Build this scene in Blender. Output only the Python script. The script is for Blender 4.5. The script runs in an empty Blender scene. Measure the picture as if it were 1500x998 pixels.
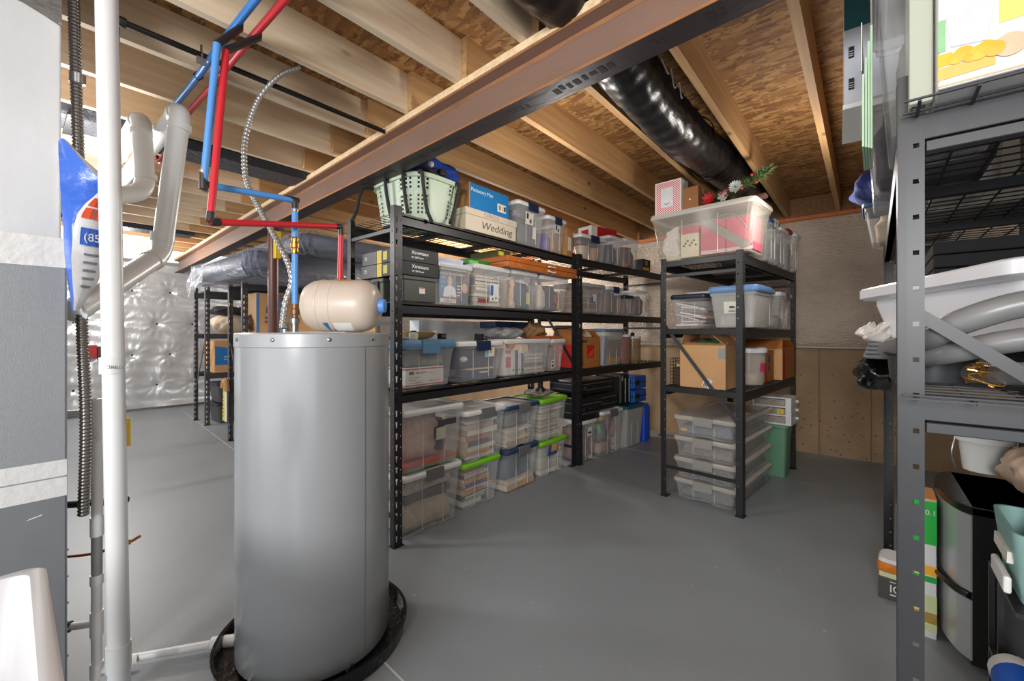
import bpy, bmesh, math, random
from mathutils import Vector, Matrix
random.seed(7)
S = bpy.context.scene
C = S.collection
PI = math.pi
R = math.radians

# ---------------------------------------------------------------- camera, world, lights, exposure
cam = bpy.data.objects.new('camera', bpy.data.cameras.new('camera'))
C.objects.link(cam)
cam.data.sensor_width = 36.0
cam.data.lens = 14.88
cam.data.shift_y = -0.008
cam.data.clip_start = 0.02
cam.location = (0, 0, 1.44)
cam.rotation_euler = (R(90), 0, R(39.8))
S.camera = cam

W = bpy.data.worlds.new('world'); S.world = W; W.use_nodes = True
W.node_tree.nodes['Background'].inputs[0].default_value = (0.92, 0.96, 1.0, 1)
W.node_tree.nodes['Background'].inputs[1].default_value = 1.0

def lamp(name, loc, power, size=0.12, col=(1, 0.95, 0.88)):
    l = bpy.data.lights.new(name, 'POINT'); l.energy = power; l.shadow_soft_size = size; l.color = col
    o = bpy.data.objects.new(name, l); o.location = loc; C.objects.link(o); return o
lamp('flash_lamp', (0.45, -2.6, 2.05), 285, 0.45, (1, 1, 1))
lamp('unseen_lamp', (-0.2, 0.35, 2.6), 5, 0.12, (1, 0.97, 0.93))  # this and the lamps below are unseen, put in to light the room
lamp('unseen_lamp', (-4.0, 0.2, 2.45), 48, 0.15, (1, 0.99, 0.97))
lamp('unseen_lamp', (-8.2, 0.9, 2.45), 75, 0.15, (1, 0.99, 0.98))
lamp('unseen_lamp', (-4.6, 4.9, 2.5), 100, 0.15, (1, 0.96, 0.90))
lamp('unseen_lamp', (-0.35, 3.6, 2.3), 13, 0.12, (1, 0.94, 0.86))  # added fill for the far aisle, hung in mid-air without a fixture
lamp('unseen_lamp', (-1.55, 2.45, 2.35), 12, 0.12, (1, 0.96, 0.90))  # added fill beside the long row, also floating without a fixture

S.view_settings.view_transform = 'Standard'
S.view_settings.look = 'None'
S.view_settings.gamma = 1.0
S.view_settings.use_curve_mapping = False
S.view_settings.exposure = 0.75
try:
    S.cycles.transparent_max_bounces = 24
    S.cycles.max_bounces = 8
except Exception:
    pass

# ---------------------------------------------------------------- materials
def lin(c):
    return tuple(((x/255.)/12.92 if x/255. <= .04045 else ((x/255.+.055)/1.055)**2.4) for x in c[:3]) + (1,)
MATS = {}
def mat(name, rgb, rough=.5, metal=0., var=None, bump=None, stretch=(1, 1, 1), spec=.5, tint=None, emit=None):
    """Principled material; var=(noise scale, amount) mottles the colour, bump=(scale, strength)."""
    if name in MATS: return MATS[name]
    m = bpy.data.materials.new(name); m.use_nodes = True
    n = m.node_tree.nodes; l = m.node_tree.links; p = n['Principled BSDF']
    p.inputs['Base Color'].default_value = lin(rgb); p.inputs['Roughness'].default_value = rough
    p.inputs['Metallic'].default_value = metal; p.inputs['Specular IOR Level'].default_value = spec
    if var or bump:
        tc = n.new('ShaderNodeTexCoord'); mp = n.new('ShaderNodeMapping'); mp.inputs['Scale'].default_value = stretch
        l.new(tc.outputs['Object'], mp.inputs['Vector'])
    if var:
        t = n.new('ShaderNodeTexNoise'); t.inputs['Scale'].default_value = var[0]; t.inputs['Detail'].default_value = 5
        l.new(mp.outputs[0], t.inputs['Vector'])
        mx = n.new('ShaderNodeMix'); mx.data_type = 'RGBA'
        c2 = tint or tuple(x*(1-var[1]) for x in rgb); c1 = tuple(min(255, x*(1+var[1]*.5)) for x in rgb)
        mx.inputs[6].default_value = lin(c1); mx.inputs[7].default_value = lin(c2)
        l.new(t.outputs['Fac'], mx.inputs[0]); l.new(mx.outputs[2], p.inputs['Base Color'])
    if bump:
        t = n.new('ShaderNodeTexNoise'); t.inputs['Scale'].default_value = bump[0]; t.inputs['Detail'].default_value = 4
        l.new(mp.outputs[0], t.inputs['Vector'])
        b = n.new('ShaderNodeBump'); b.inputs['Strength'].default_value = bump[1]; b.inputs['Distance'].default_value = .02
        l.new(t.outputs['Fac'], b.inputs['Height']); l.new(b.outputs[0], p.inputs['Normal'])
    MATS[name] = m; return m

def wood(name, light, dark, rough=.65, k=1.0):
    """long-grained timber running along local Y, with knots and per-object shift"""
    if name in MATS: return MATS[name]
    m = bpy.data.materials.new(name); m.use_nodes = True
    n = m.node_tree.nodes; l = m.node_tree.links; p = n['Principled BSDF']; p.inputs['Roughness'].default_value = rough
    tc = n.new('ShaderNodeTexCoord'); oi = n.new('ShaderNodeObjectInfo')
    ad = n.new('ShaderNodeVectorMath'); ad.operation = 'ADD'
    sc = n.new('ShaderNodeVectorMath'); sc.operation = 'SCALE'; sc.inputs[0].default_value = (3.1, 17.3, 5.7)
    l.new(oi.outputs['Random'], sc.inputs[3]); l.new(tc.outputs['Object'], ad.inputs[0]); l.new(sc.outputs[0], ad.inputs[1])
    mp = n.new('ShaderNodeMapping'); mp.inputs['Scale'].default_value = (22*k, .9*k, 22*k); l.new(ad.outputs[0], mp.inputs[0])
    t = n.new('ShaderNodeTexNoise'); t.inputs['Scale'].default_value = 1.6; t.inputs['Detail'].default_value = 6
    l.new(mp.outputs[0], t.inputs['Vector'])
    cr = n.new('ShaderNodeValToRGB'); cr.color_ramp.elements[0].position = .3; cr.color_ramp.elements[1].position = .75
    cr.color_ramp.elements[0].color = lin(light); cr.color_ramp.elements[1].color = lin(dark)
    l.new(t.outputs['Fac'], cr.inputs[0])
    mk = n.new('ShaderNodeMapping'); mk.inputs['Scale'].default_value = (4.5, 2.2, 4.5); l.new(ad.outputs[0], mk.inputs[0])
    v = n.new('ShaderNodeTexVoronoi'); v.inputs['Scale'].default_value = 1.0; l.new(mk.outputs[0], v.inputs['Vector'])
    kr = n.new('ShaderNodeValToRGB'); kr.color_ramp.elements[0].position = .03; kr.color_ramp.elements[1].position = .11
    kr.color_ramp.elements[0].color = (1, 1, 1, 1); kr.color_ramp.elements[1].color = (0, 0, 0, 1)
    l.new(v.outputs['Distance'], kr.inputs[0])
    mx = n.new('ShaderNodeMix'); mx.data_type = 'RGBA'; mx.inputs[7].default_value = lin(tuple(x*.55 for x in dark))
    l.new(kr.outputs[0], mx.inputs[0]); l.new(cr.outputs[0], mx.inputs[6])
    # each board differs a little in tone
    hs = n.new('ShaderNodeHueSaturation'); mr = n.new('ShaderNodeMapRange'); mr.inputs[3].default_value = .86; mr.inputs[4].default_value = 1.08
    l.new(oi.outputs['Random'], mr.inputs[0]); l.new(mr.outputs[0], hs.inputs['Value']); l.new(mx.outputs[2], hs.inputs['Color'])
    l.new(hs.outputs[0], p.inputs['Base Color'])
    MATS[name] = m; return m

def osb(name):
    m = bpy.data.materials.new(name); m.use_nodes = True
    n = m.node_tree.nodes; l = m.node_tree.links; p = n['Principled BSDF']; p.inputs['Roughness'].default_value = .7
    tc = n.new('ShaderNodeTexCoord'); cols = []
    for ang, sc in ((20, (9, 34, 1)), (-35, (11, 40, 1)), (75, (8, 30, 1))):
        mp = n.new('ShaderNodeMapping'); mp.inputs['Rotation'].default_value = (0, 0, R(ang)); mp.inputs['Scale'].default_value = sc
        l.new(tc.outputs['Object'], mp.inputs[0])
        ns = n.new('ShaderNodeTexNoise'); ns.inputs['Scale'].default_value = 2.2; l.new(mp.outputs[0], ns.inputs['Vector'])
        av = n.new('ShaderNodeVectorMath'); av.operation = 'ADD'; l.new(mp.outputs[0], av.inputs[0]); l.new(ns.outputs['Color'], av.inputs[1])
        v = n.new('ShaderNodeTexVoronoi'); v.inputs['Scale'].default_value = 1.0; v.voronoi_dimensions = '2D'; l.new(av.outputs[0], v.inputs['Vector'])
        cols.append(v)
    big = n.new('ShaderNodeTexNoise'); big.inputs['Scale'].default_value = 9; l.new(tc.outputs['Object'], big.inputs['Vector'])
    prev = None; outs = []
    for v in cols:
        s = n.new('ShaderNodeSeparateColor'); l.new(v.outputs['Color'], s.inputs[0])
        cr = n.new('ShaderNodeValToRGB')
        e = cr.color_ramp.elements; e[0].color = lin((112, 74, 38)); e[1].color = lin((180, 138, 84))
        x = e.new(.5); x.color = lin((148, 104, 58)); l.new(s.outputs[0], cr.inputs[0]); outs.append(cr)
    m1 = n.new('ShaderNodeMix'); m1.data_type = 'RGBA'; l.new(big.outputs['Fac'], m1.inputs[0])
    st = n.new('ShaderNodeMath'); st.operation = 'GREATER_THAN'; st.inputs[1].default_value = .5; l.new(big.outputs['Fac'], st.inputs[0])
    l.new(st.outputs[0], m1.inputs[0]); l.new(outs[0].outputs[0], m1.inputs[6]); l.new(outs[1].outputs[0], m1.inputs[7])
    b2 = n.new('ShaderNodeTexNoise'); b2.inputs['Scale'].default_value = 14; l.new(tc.outputs['Object'], b2.inputs['Vector'])
    s2 = n.new('ShaderNodeMath'); s2.operation = 'GREATER_THAN'; s2.inputs[1].default_value = .56; l.new(b2.outputs['Fac'], s2.inputs[0])
    m2 = n.new('ShaderNodeMix'); m2.data_type = 'RGBA'; l.new(s2.outputs[0], m2.inputs[0]); l.new(m1.outputs[2], m2.inputs[6]); l.new(outs[2].outputs[0], m2.inputs[7])
    l.new(m2.outputs[2], p.inputs['Base Color'])
    bp = n.new('ShaderNodeBump'); bp.inputs['Strength'].default_value = .4; bp.inputs['Distance'].default_value = .01
    l.new(cols[0].outputs['Distance'], bp.inputs['Height']); l.new(bp.outputs[0], p.inputs['Normal'])
    return m

def clear(name, rgb=(225, 226, 226), solid=.16, rough=.18, bump=None):
    """thin see-through storage plastic: part transparent, part milky gloss"""
    if name in MATS: return MATS[name]
    m = bpy.data.materials.new(name); m.use_nodes = True
    n = m.node_tree.nodes; l = m.node_tree.links; p = n['Principled BSDF']; o = n['Material Output']
    p.inputs['Base Color'].default_value = lin(rgb); p.inputs['Roughness'].default_value = rough; p.inputs['Specular IOR Level'].default_value = .6
    if bump:
        tc = n.new('ShaderNodeTexCoord'); mp = n.new('ShaderNodeMapping'); mp.inputs['Scale'].default_value = (1, 1, 2.5); l.new(tc.outputs['Object'], mp.inputs[0])
        nz = n.new('ShaderNodeTexNoise'); nz.inputs['Scale'].default_value = bump[0]; nz.inputs['Detail'].default_value = 3; nz.inputs['Distortion'].default_value = 1.2; l.new(mp.outputs[0], nz.inputs['Vector'])
        bb = n.new('ShaderNodeBump'); bb.inputs['Strength'].default_value = bump[1]; bb.inputs['Distance'].default_value = .05; l.new(nz.outputs['Fac'], bb.inputs['Height']); l.new(bb.outputs[0], p.inputs['Normal'])
    t = n.new('ShaderNodeBsdfTransparent'); t.inputs[0].default_value = (.97, .97, .97, 1)
    lw = n.new('ShaderNodeLayerWeight'); lw.inputs[0].default_value = .25
    mr = n.new('ShaderNodeMapRange'); mr.inputs[3].default_value = solid; mr.inputs[4].default_value = min(1, solid+.40)
    l.new(lw.outputs['Facing'], mr.inputs[0])
    mx = n.new('ShaderNodeMixShader'); l.new(mr.outputs[0], mx.inputs[0]); l.new(t.outputs[0], mx.inputs[1]); l.new(p.outputs[0], mx.inputs[2])
    l.new(mx.outputs[0], o.inputs[0]); MATS[name] = m; return m

def stripes(name, a, b, scale, rot=45):
    m = bpy.data.materials.new(name); m.use_nodes = True
    n = m.node_tree.nodes; l = m.node_tree.links; p = n['Principled BSDF']; p.inputs['Roughness'].default_value = .6
    tc = n.new('ShaderNodeTexCoord'); mp = n.new('ShaderNodeMapping'); mp.inputs['Rotation'].default_value = (0, R(rot), 0); mp.inputs['Scale'].default_value = (scale,)*3
    l.new(tc.outputs['Object'], mp.inputs[0]); s = n.new('ShaderNodeSeparateXYZ'); l.new(mp.outputs[0], s.inputs[0])
    f = n.new('ShaderNodeMath'); f.operation = 'FRACT'; l.new(s.outputs[0], f.inputs[0])
    g = n.new('ShaderNodeMath'); g.operation = 'GREATER_THAN'; g.inputs[1].default_value = .5; l.new(f.outputs[0], g.inputs[0])
    mx = n.new('ShaderNodeMix'); mx.data_type = 'RGBA'; mx.inputs[6].default_value = lin(a); mx.inputs[7].default_value = lin(b)
    l.new(g.outputs[0], mx.inputs[0]); l.new(mx.outputs[2], p.inputs['Base Color']); MATS[name] = m; return m

def colr(rgb, rough=.6, name=None):
    """plain coloured surface with faint mottling"""
    nm = name or 'tone_%d_%d_%d_%d' % (rgb[0], rgb[1], rgb[2], int(rough*100))
    return mat(nm, rgb, rough, var=(14, .10))

M_black = mat('black_powder_coat', (34, 34, 36), .42, var=(30, .2))
M_blackr = mat('dark_grey_powder_coat', (46, 47, 50), .40, var=(30, .1))
M_white = mat('white_plastic', (232, 232, 230), .35, var=(6, .05))
M_card = mat('cardboard', (178, 128, 80), .75, var=(5, .10), bump=(60, .05), stretch=(1, 1, 6))
M_card2 = mat('pale_cardboard', (205, 158, 108), .75, var=(5, .08))
M_dark = mat('dark_interior', (22, 20, 20), .6)
M_clear = clear('clear_bin_plastic')
M_cloudy = clear('cloudy_bin_plastic', (214, 211, 205), .5, .3)
M_film = clear('clear_film', (235, 238, 245), .22, .12)
M_paper = mat('paper', (222, 218, 208), .7, var=(20, .08))
M_steel = mat('brushed_steel', (150, 150, 150), .30, 1.0, var=(4, .15), stretch=(1, 1, 30))
M_zinc = mat('zinc', (170, 172, 174), .28, 1.0, var=(9, .2))
M_brass = mat('brass', (190, 150, 80), .3, 1.0)

# ---------------------------------------------------------------- mesh builder
class MB:
    def __init__(s): s.v = []; s.f = []; s.m = []
    def add(s, vs, fs, mi=0, M=None):
        b = len(s.v)
        s.v += [tuple(M @ Vector(p)) if M else tuple(p) for p in vs]
        for f in fs: s.f.append(tuple(i+b for i in f)); s.m.append(mi)
        return s
    def box(s, lo, hi, mi=0, M=None):
        x0, y0, z0 = lo; x1, y1, z1 = hi
        return s.add([(x0, y0, z0), (x1, y0, z0), (x1, y1, z0), (x0, y1, z0), (x0, y0, z1), (x1, y0, z1), (x1, y1, z1), (x0, y1, z1)],
                     [(0, 3, 2, 1), (4, 5, 6, 7), (0, 1, 5, 4), (1, 2, 6, 5), (2, 3, 7, 6), (3, 0, 4, 7)], mi, M)
    def rings(s, rings, mi=0, cap0=True, cap1=True, closed=True, M=None):
        n = len(rings[0]); vs = [p for r in rings for p in r]; fs = []
        for k in range(len(rings)-1):
            for i in range(n if closed else n-1):
                j = (i+1) % n; fs.append((k*n+i, k*n+j, (k+1)*n+j, (k+1)*n+i))
        if cap0: fs.append(tuple(reversed(range(n))))
        if cap1: fs.append(tuple((len(rings)-1)*n+i for i in range(n)))
        return s.add(vs, fs, mi, M)
    def lathe(s, prof, n=24, mi=0, M=None, cap0=True, cap1=True):
        rs = [[(r*math.cos(2*PI*i/n), r*math.sin(2*PI*i/n), z) for i in range(n)] for r, z in prof]
        return s.rings(rs, mi, cap0, cap1, True, M)
    def tube(s, path, rad, n=10, mi=0, caps=True):
        P = [Vector(p) for p in path]; rs = []
        rad = rad if isinstance(rad, (list, tuple)) else [rad]*len(P)
        t0 = (P[1]-P[0]).normalized(); up = Vector((0, 0, 1)) if abs(t0.z) < .9 else Vector((1, 0, 0))
        a = t0.cross(up).normalized()
        for i, p in enumerate(P):
            t = ((P[i+1]-P[i]) if i == 0 else (P[i]-P[i-1]) if i == len(P)-1 else (P[i+1]-P[i-1])).normalized()
            a = (a - t*a.dot(t)).normalized(); b = t.cross(a)
            rs.append([tuple(p + (a*math.cos(2*PI*k/n)+b*math.sin(2*PI*k/n))*rad[i]) for k in range(n)])
        return s.rings(rs, mi, caps, caps)
    def grid(s, nx, ny, fn, mi=0):
        vs = [fn(i/nx, j/ny) for j in range(ny+1) for i in range(nx+1)]
        fs = [(j*(nx+1)+i, j*(nx+1)+i+1, (j+1)*(nx+1)+i+1, (j+1)*(nx+1)+i) for j in range(ny) for i in range(nx)]
        return s.add(vs, fs, mi)
    def build(s, name, mats, parent=None, smooth=False, bevel=0, seg=2, merge=False, solid=0, fix=True, angle=None):
        me = bpy.data.meshes.new(name); me.from_pydata(s.v, [], s.f)
        mats = mats if isinstance(mats, (list, tuple)) else [mats]
        for m in mats: me.materials.append(m)
        me.polygons.foreach_set('material_index', s.m)
        if merge or fix:
            bm = bmesh.new(); bm.from_mesh(me)
            if merge: bmesh.ops.remove_doubles(bm, verts=bm.verts, dist=1e-5)
            if fix: bmesh.ops.recalc_face_normals(bm, faces=bm.faces)
            bm.to_mesh(me); bm.free()
        if smooth:
            me.polygons.foreach_set('use_smooth', [True]*len(me.polygons))
            try: me.set_sharp_from_angle(angle=R(angle or 40))
            except Exception: pass
        o = bpy.data.objects.new(name, me); C.objects.link(o)
        if parent is not None: o.parent = parent
        if bevel:
            b = o.modifiers.new('bevel', 'BEVEL'); b.width = bevel; b.segments = seg; b.limit_method = 'ANGLE'; b.angle_limit = R(50)
        if solid:
            b = o.modifiers.new('solid', 'SOLIDIFY'); b.thickness = solid; b.offset = 0
        return o

def rrect(x0, x1, y0, y1, r, z, n=4):
    pts = []
    for cx, cy, a0 in ((x1-r, y0+r, -90), (x1-r, y1-r, 0), (x0+r, y1-r, 90), (x0+r, y0+r, 180)):
        for k in range(n+1):
            a = R(a0+90*k/n); pts.append((cx+r*math.cos(a), cy+r*math.sin(a), z))
    return pts

def fillet(pts, r, n=6):
    P = [Vector(p) for p in pts]; out = [P[0]]
    for i in range(1, len(P)-1):
        a = (P[i-1]-P[i]); b = (P[i+1]-P[i]); d = min(r, a.length*.49, b.length*.49)
        p0 = P[i]+a.normalized()*d; p2 = P[i]+b.normalized()*d
        for k in range(n+1):
            t = k/n; out.append(p0*(1-t)**2 + P[i]*2*t*(1-t) + p2*t*t)
    out.append(P[-1]); return out
def resample(pts, step):
    P = [Vector(p) for p in pts]; out = [P[0]]; acc = 0
    for a, b in zip(P[:-1], P[1:]):
        L = (b-a).length; n = max(1, int(L/step))
        for k in range(1, n+1): out.append(a.lerp(b, k/n))
    return out
def smooth_path(pts, n=10):
    P = [Vector(p) for p in pts]; P = [P[0]*2-P[1]]+P+[P[-1]*2-P[-2]]; out = []
    for i in range(1, len(P)-2):
        for k in range(n):
            t = k/n; a, b, c, d = P[i-1], P[i], P[i+1], P[i+2]
            out.append(.5*((2*b)+(c-a)*t+(2*a-5*b+4*c-d)*t*t+(3*b-a-3*c+d)*t**3))
    out.append(P[-2]); return out

class Fr:
    """a floor frame: x to the right, y away, as seen by someone facing it"""
    def __init__(s, ox, oy, deg): s.o = (ox, oy); s.deg = deg; s.c = math.cos(R(deg)); s.s = math.sin(R(deg))
    def at(s, x, y, z): return (s.o[0]+x*s.c-y*s.s, s.o[1]+x*s.s+y*s.c, z)

def thing(name, label, cat, loc=(0, 0, 0), rz=0, group=None, rot=None):
    o = bpy.data.objects.new(name, None); C.objects.link(o); o.empty_display_size = .05
    o.location = loc; o.rotation_euler = rot or (0, 0, R(rz)); o['label'] = label; o['category'] = cat
    if group: o['group'] = group
    return o
def put(o, F, x, y, z, turn=0):
    o.location = F.at(x, y, z); o.rotation_euler = (0, 0, R(F.deg+turn)); return o
def tag(o, label, cat, group=None):
    o['label'] = label; o['category'] = cat
    if group: o['group'] = group
    return o
def struct(o): o['kind'] = 'structure'; return o

def text(s, size, material, parent, loc, rot=(90, 0, 0), depth=.0006, sx=1.0, label=None, shear=0):
    cu = bpy.data.curves.new('lettering', 'FONT'); cu.body = s; cu.size = size; cu.extrude = depth; cu.align_x = 'LEFT'; cu.shear = shear
    t = bpy.data.objects.new('lettering', cu); C.objects.link(t)
    dg = bpy.context.evaluated_depsgraph_get(); me = bpy.data.meshes.new_from_object(t.evaluated_get(dg))
    bpy.data.objects.remove(t); me.materials.clear(); me.materials.append(material)
    o = bpy.data.objects.new('lettering', me); C.objects.link(o); o.parent = parent
    o.location = loc; o.rotation_euler = tuple(R(a) for a in rot); o.scale = (sx, 1, 1)
    return o
# ================================================================ the setting
XL, YF, ZJ, ZD = -10.3, 6.16, 2.83, 3.065
M_floor = mat('grey_floor_paint', (137, 143, 148), .42, var=(1.3, .10), bump=(90, .03))
b = MB(); b.box((XL-.2, -2.2, -.15), (1.6, YF+.2, 0)); floor = struct(b.build('floor', M_floor))
for (p, q) in (((-9.9, 2.12), (-2.55, 1.53)), ((-1.75, 1.07), (-1.2, 1.04))):
    a = Vector((p[0], p[1], 0)); c = Vector((q[0], q[1], 0)); d = (c-a).normalized(); nrm = Vector((-d.y, d.x, 0))*.004
    b = MB(); v = [a-nrm, c-nrm, c+nrm, a+nrm]
    b.add([(x.x, x.y, -.004) for x in v]+[(x.x, x.y, .0012) for x in v], [(0, 1, 2, 3), (4, 5, 6, 7), (0, 1, 5, 4), (1, 2, 6, 5), (2, 3, 7, 6), (3, 0, 4, 7)])
    o = b.build('control_joint', mat('joint_filler', (190, 190, 188), .6), floor)
# scuffs: small chips of bare concrete on the paint
b = MB()
for _ in range(34):
    x = random.uniform(-2.2, .4); y = random.uniform(1.2, 5.2); r = random.uniform(.004, .010)
    n = 5; a0 = random.random()*6
    b.add([(x+r*math.cos(a0+k*2*PI/n)*random.uniform(.5, 1.6), y+r*math.sin(a0+k*2*PI/n), .0009) for k in range(n)], [tuple(range(n))])
o = b.build('paint_chips', mat('chip', (168, 168, 166), .7), floor, fix=False); o['kind'] = 'stuff'

# far wall: bare concrete below, wrapped insulation above
M_conc = mat('bare_concrete', (172, 144, 112), .85, var=(3.0, .22), bump=(40, .25))
b = MB(); b.box((XL-.2, YF, 0), (1.3, YF+.2, 2.79)); wf = struct(b.build('wall_far', M_conc))
for x in (-.42, .05, -.95, -1.5):
    b = MB(); b.box((x, YF-.006, .0), (x+.012, YF+.01, 1.3)); b.build('form_seam', mat('concrete_seam', (140, 112, 84), .9), wf)
b = MB()
for _ in range(150):
    x = random.uniform(-.85, .3); z = abs(random.gauss(.3, .35))+.02; r = random.uniform(.003, .010)
    if z > 1.2: continue
    b.add([(x+r*math.cos(k*PI/3), YF-.0012, z+r*math.sin(k*PI/3)*.8) for k in range(6)], [tuple(range(6))])
o = b.build('bug_holes', mat('bug_hole', (84, 62, 46), .9), wf, fix=False); o['kind'] = 'stuff'
M_wrap = mat('foil_wrap_tan', (190, 172, 154), .20, var=(5, .08), spec=.8, bump=(24, 1.0), stretch=(1, 1, 2.2))
def farwrap(u, v):
    x = XL + .1 + u*(1.25-XL-.1); z = 1.27+v*1.5
    k = math.exp(-((x+.45)**2/.5+(z-1.95)**2/.18))
    y = YF-.03-.012*math.sin(z*23+x*1.3)*(.4+.3*math.sin(x*4))-.007*k*math.sin(9*math.hypot((x+.35)*3, (z-1.9)*7)+3*math.sin(x*9)+2*math.sin(z*14+x*5)) - .008*math.sin(x*11+z*5)
    if v < .02: y = YF-.004
    return (x, y, z)
b = MB(); b.grid(420, 46, farwrap); b.build('insulation_wrap', M_wrap, wf, smooth=True, angle=180)
b = MB(); b.box((XL, YF-.045, 1.255), (1.25, YF-.001, 1.275)); b.build('insulation_edge', mat('wrap_edge', (178, 165, 150), .4), wf)
b = MB(); b.box((XL-.2, YF-.03, 2.79), (1.3, YF+.2, 2.83)); t = struct(b.build('trim_1', mat('sill_seal', (206, 112, 66), .7, var=(12, .15))))
b = MB(); b.box((XL-.2, YF+.02, 2.83), (1.3, YF+.2, 3.065)); struct(b.build('trim_2', wood('rim_board', (150, 108, 64), (120, 82, 46))))

# left wall: quilted silver blanket pinned to the foundation
M_quilt = mat('silver_blanket', (196, 197, 198), .30, .35, var=(6, .10), bump=(30, .2))
pins = [(y, z) for z in (.45, 1.02, 1.6, 2.2) for y in [-.9+.55*k+(.2 if z in (1.02, 2.2) else 0) for k in range(10)]]
def quilt(u, v):
    y = -1.9+u*(YF-.1+1.9); z = .04+v*2.68; x = .05
    for (py, pz) in pins:
        dy = y-py; dz = z-pz; r2 = dy*dy+dz*dz
        if r2 < .16:
            a = math.atan2(dz, dy); r = math.sqrt(r2)
            x -= .05*math.exp(-r2/.004)+.011*math.cos(a*11+py*7)*math.exp(-((r-.12)/.11)**2)
    x += .012*math.sin(y*13+1.5*math.sin(z*3))*(.5+.5*math.sin(z*2.1)) + .006*math.sin(z*31+y*3)
    if v < .04: x += .05*(.5+.5*math.sin(y*3.3))*(1-v/.04)
    return (XL+max(x, .004), y, z)
b = MB(); b.box((XL-.2, -2.0, 0), (XL, YF+.2, 2.79)); wl = struct(b.build('wall_left', mat('foundation', (150, 148, 145), .8, var=(4, .1))))
b = MB(); b.grid(230, 90, quilt); b.build('insulation_blanket', M_quilt, wl, smooth=True, angle=180)
for (py, pz) in pins:
    if 0 < py < 4:
        b = MB(); b.lathe([(.001, .0), (.018, .0), (.016, .008), (.002, .01)], 8, M=Matrix.Translation((XL+.012, py, pz)) @ Matrix.Rotation(R(90), 4, 'Y')); b.build('pin', M_dark, wl)
b = MB(); b.box((1.12, -.6, 0), (1.3, YF+.2, 2.83)); struct(b.build('wall_right', mat('right_concrete', (120, 112, 104), .85, var=(3, .15))))

# ceiling: OSB sheets on joists
M_osb = osb('osb_deck')
b = MB(); b.box((XL-.2, -2.2, ZD), (1.6, YF+.2, ZD+.03)); ceil = struct(b.build('ceiling', M_osb))
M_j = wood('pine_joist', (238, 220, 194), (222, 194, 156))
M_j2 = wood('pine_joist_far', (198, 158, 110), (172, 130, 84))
near = MB(); near.box((0, -2.1, 0), (.042, 2.02, .235))
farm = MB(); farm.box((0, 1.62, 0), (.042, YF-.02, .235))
jn = jf = None
for k in range(-3, 19):
    x = -.296-.488*k
    if x < XL+.1 or x > 1.3: continue
    if jn is None: jn = near.build('joist', M_j, ceil); jn.location = (x, 0, ZJ); on = jn
    else: on = jn.copy(); C.objects.link(on); on.location = (x, 0, ZJ)
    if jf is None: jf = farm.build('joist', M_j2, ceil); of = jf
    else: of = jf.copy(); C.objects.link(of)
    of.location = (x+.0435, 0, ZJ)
    on.parent = ceil; of.parent = ceil
# lumber stamps on the joists (mill marks)
M_ink = mat('stamp_ink', (74, 56, 40), .8)
for (x, y, z, s, sz) in ((-1.758-.0008, .95, 2.90, 'O', .06), (-2.246-.0008, 1.22, 2.92, '882', .035), (-2.246-.0008, .88, 2.9, '12/43', .035)):
    text(s, sz, M_ink, ceil, (x, y, z), (90, 0, -90))
# knee-high dark duct strip between the joists far left and the black flexible duct on the right
t = thing('flexible_duct', 'black plastic-wrapped flexible duct sagging between two ceiling joists', 'duct', (-1.0, 1.85, 2.9))
M_duct = mat('black_duct_film', (24, 24, 26), .30, var=(9, .3), bump=(11, .35), stretch=(1, .6, 1))
path = smooth_path([(-.02, -.6, .03), (0, -.05, .03), (.0, .5, -.03), (.01, 1.2, -.06), (.03, 1.9, -.02), (.05, 2.5, .0), (.08, 3.6, .02)], 40)
rad = [.150+.0015*math.sin(i*.9)+.004*math.sin(i*.11+1) for i in range(len(path))]
b = MB(); b.tube(path, rad, 26)
for i, v in enumerate(b.v):
    b.v[i] = (v[0]*1+.004*math.sin(v[1]*40+v[2]*60), v[1], min(v[2]+.004*math.sin(v[0]*90+v[1]*23), .155))
b.build('duct_skin', M_duct, t, smooth=True, angle=180)
for y in (.02, 1.42, 1.95):
    b = MB(); rr = [[(.158*math.cos(a)*k+.01, y+dy, -.02+.160*math.sin(a)*k) for a in [2*PI*q/28 for q in range(28)]] for dy, k in ((-.02, .99), (-.008, 1.02), (.008, 1.02), (.02, .99))]
    b.rings(rr, cap0=False, cap1=False); b.build('tape_band', mat('duct_tape_black', (14, 14, 15), .15, bump=(40, .6)), t, smooth=True)
b = MB(); b.tube(smooth_path([(.158, .42, .02), (.165, .50, -.03), (.16, .56, .03), (.158, .62, -.05), (.165, .68, .0), (.16, .74, -.06), (.16, .80, .0)], 6), .004, 5); b.build('chalk_scribble', mat('chalk_ink', (190, 190, 190), .7), t)
def flat_duct(x, label, y0=-2.2, y1=1.72):
    t = thing('flat_duct', label, 'duct', (x, y0, 2.79))
    sec = ((-.19, .05), (-.14, 0), (.14, 0), (.19, .05), (.19, .2), (-.19, .2))
    b = MB(); b.rings([[(p+.01*math.sin(k*2.1), (y1-y0)*k/8, q+.008*math.sin(k*1.7)) for p, q in sec] for k in range(9)])
    b.build('duct_wrap', mat('dark_wrap', (52, 52, 56), .45, bump=(25, .5)), t, bevel=.012)
    for k in (2, 5):
        b = MB(); b.box((-.2, (y1-y0)*k/8, -.012), (.2, (y1-y0)*k/8+.05, .0)); b.build('hanger_strap', M_dark, t)
flat_duct(-3.95, 'dark insulated duct strapped in a joist bay beyond the blue and red pipes')
flat_duct(-7.37, 'dark insulated duct in the farthest joist bay on the left')

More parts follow.
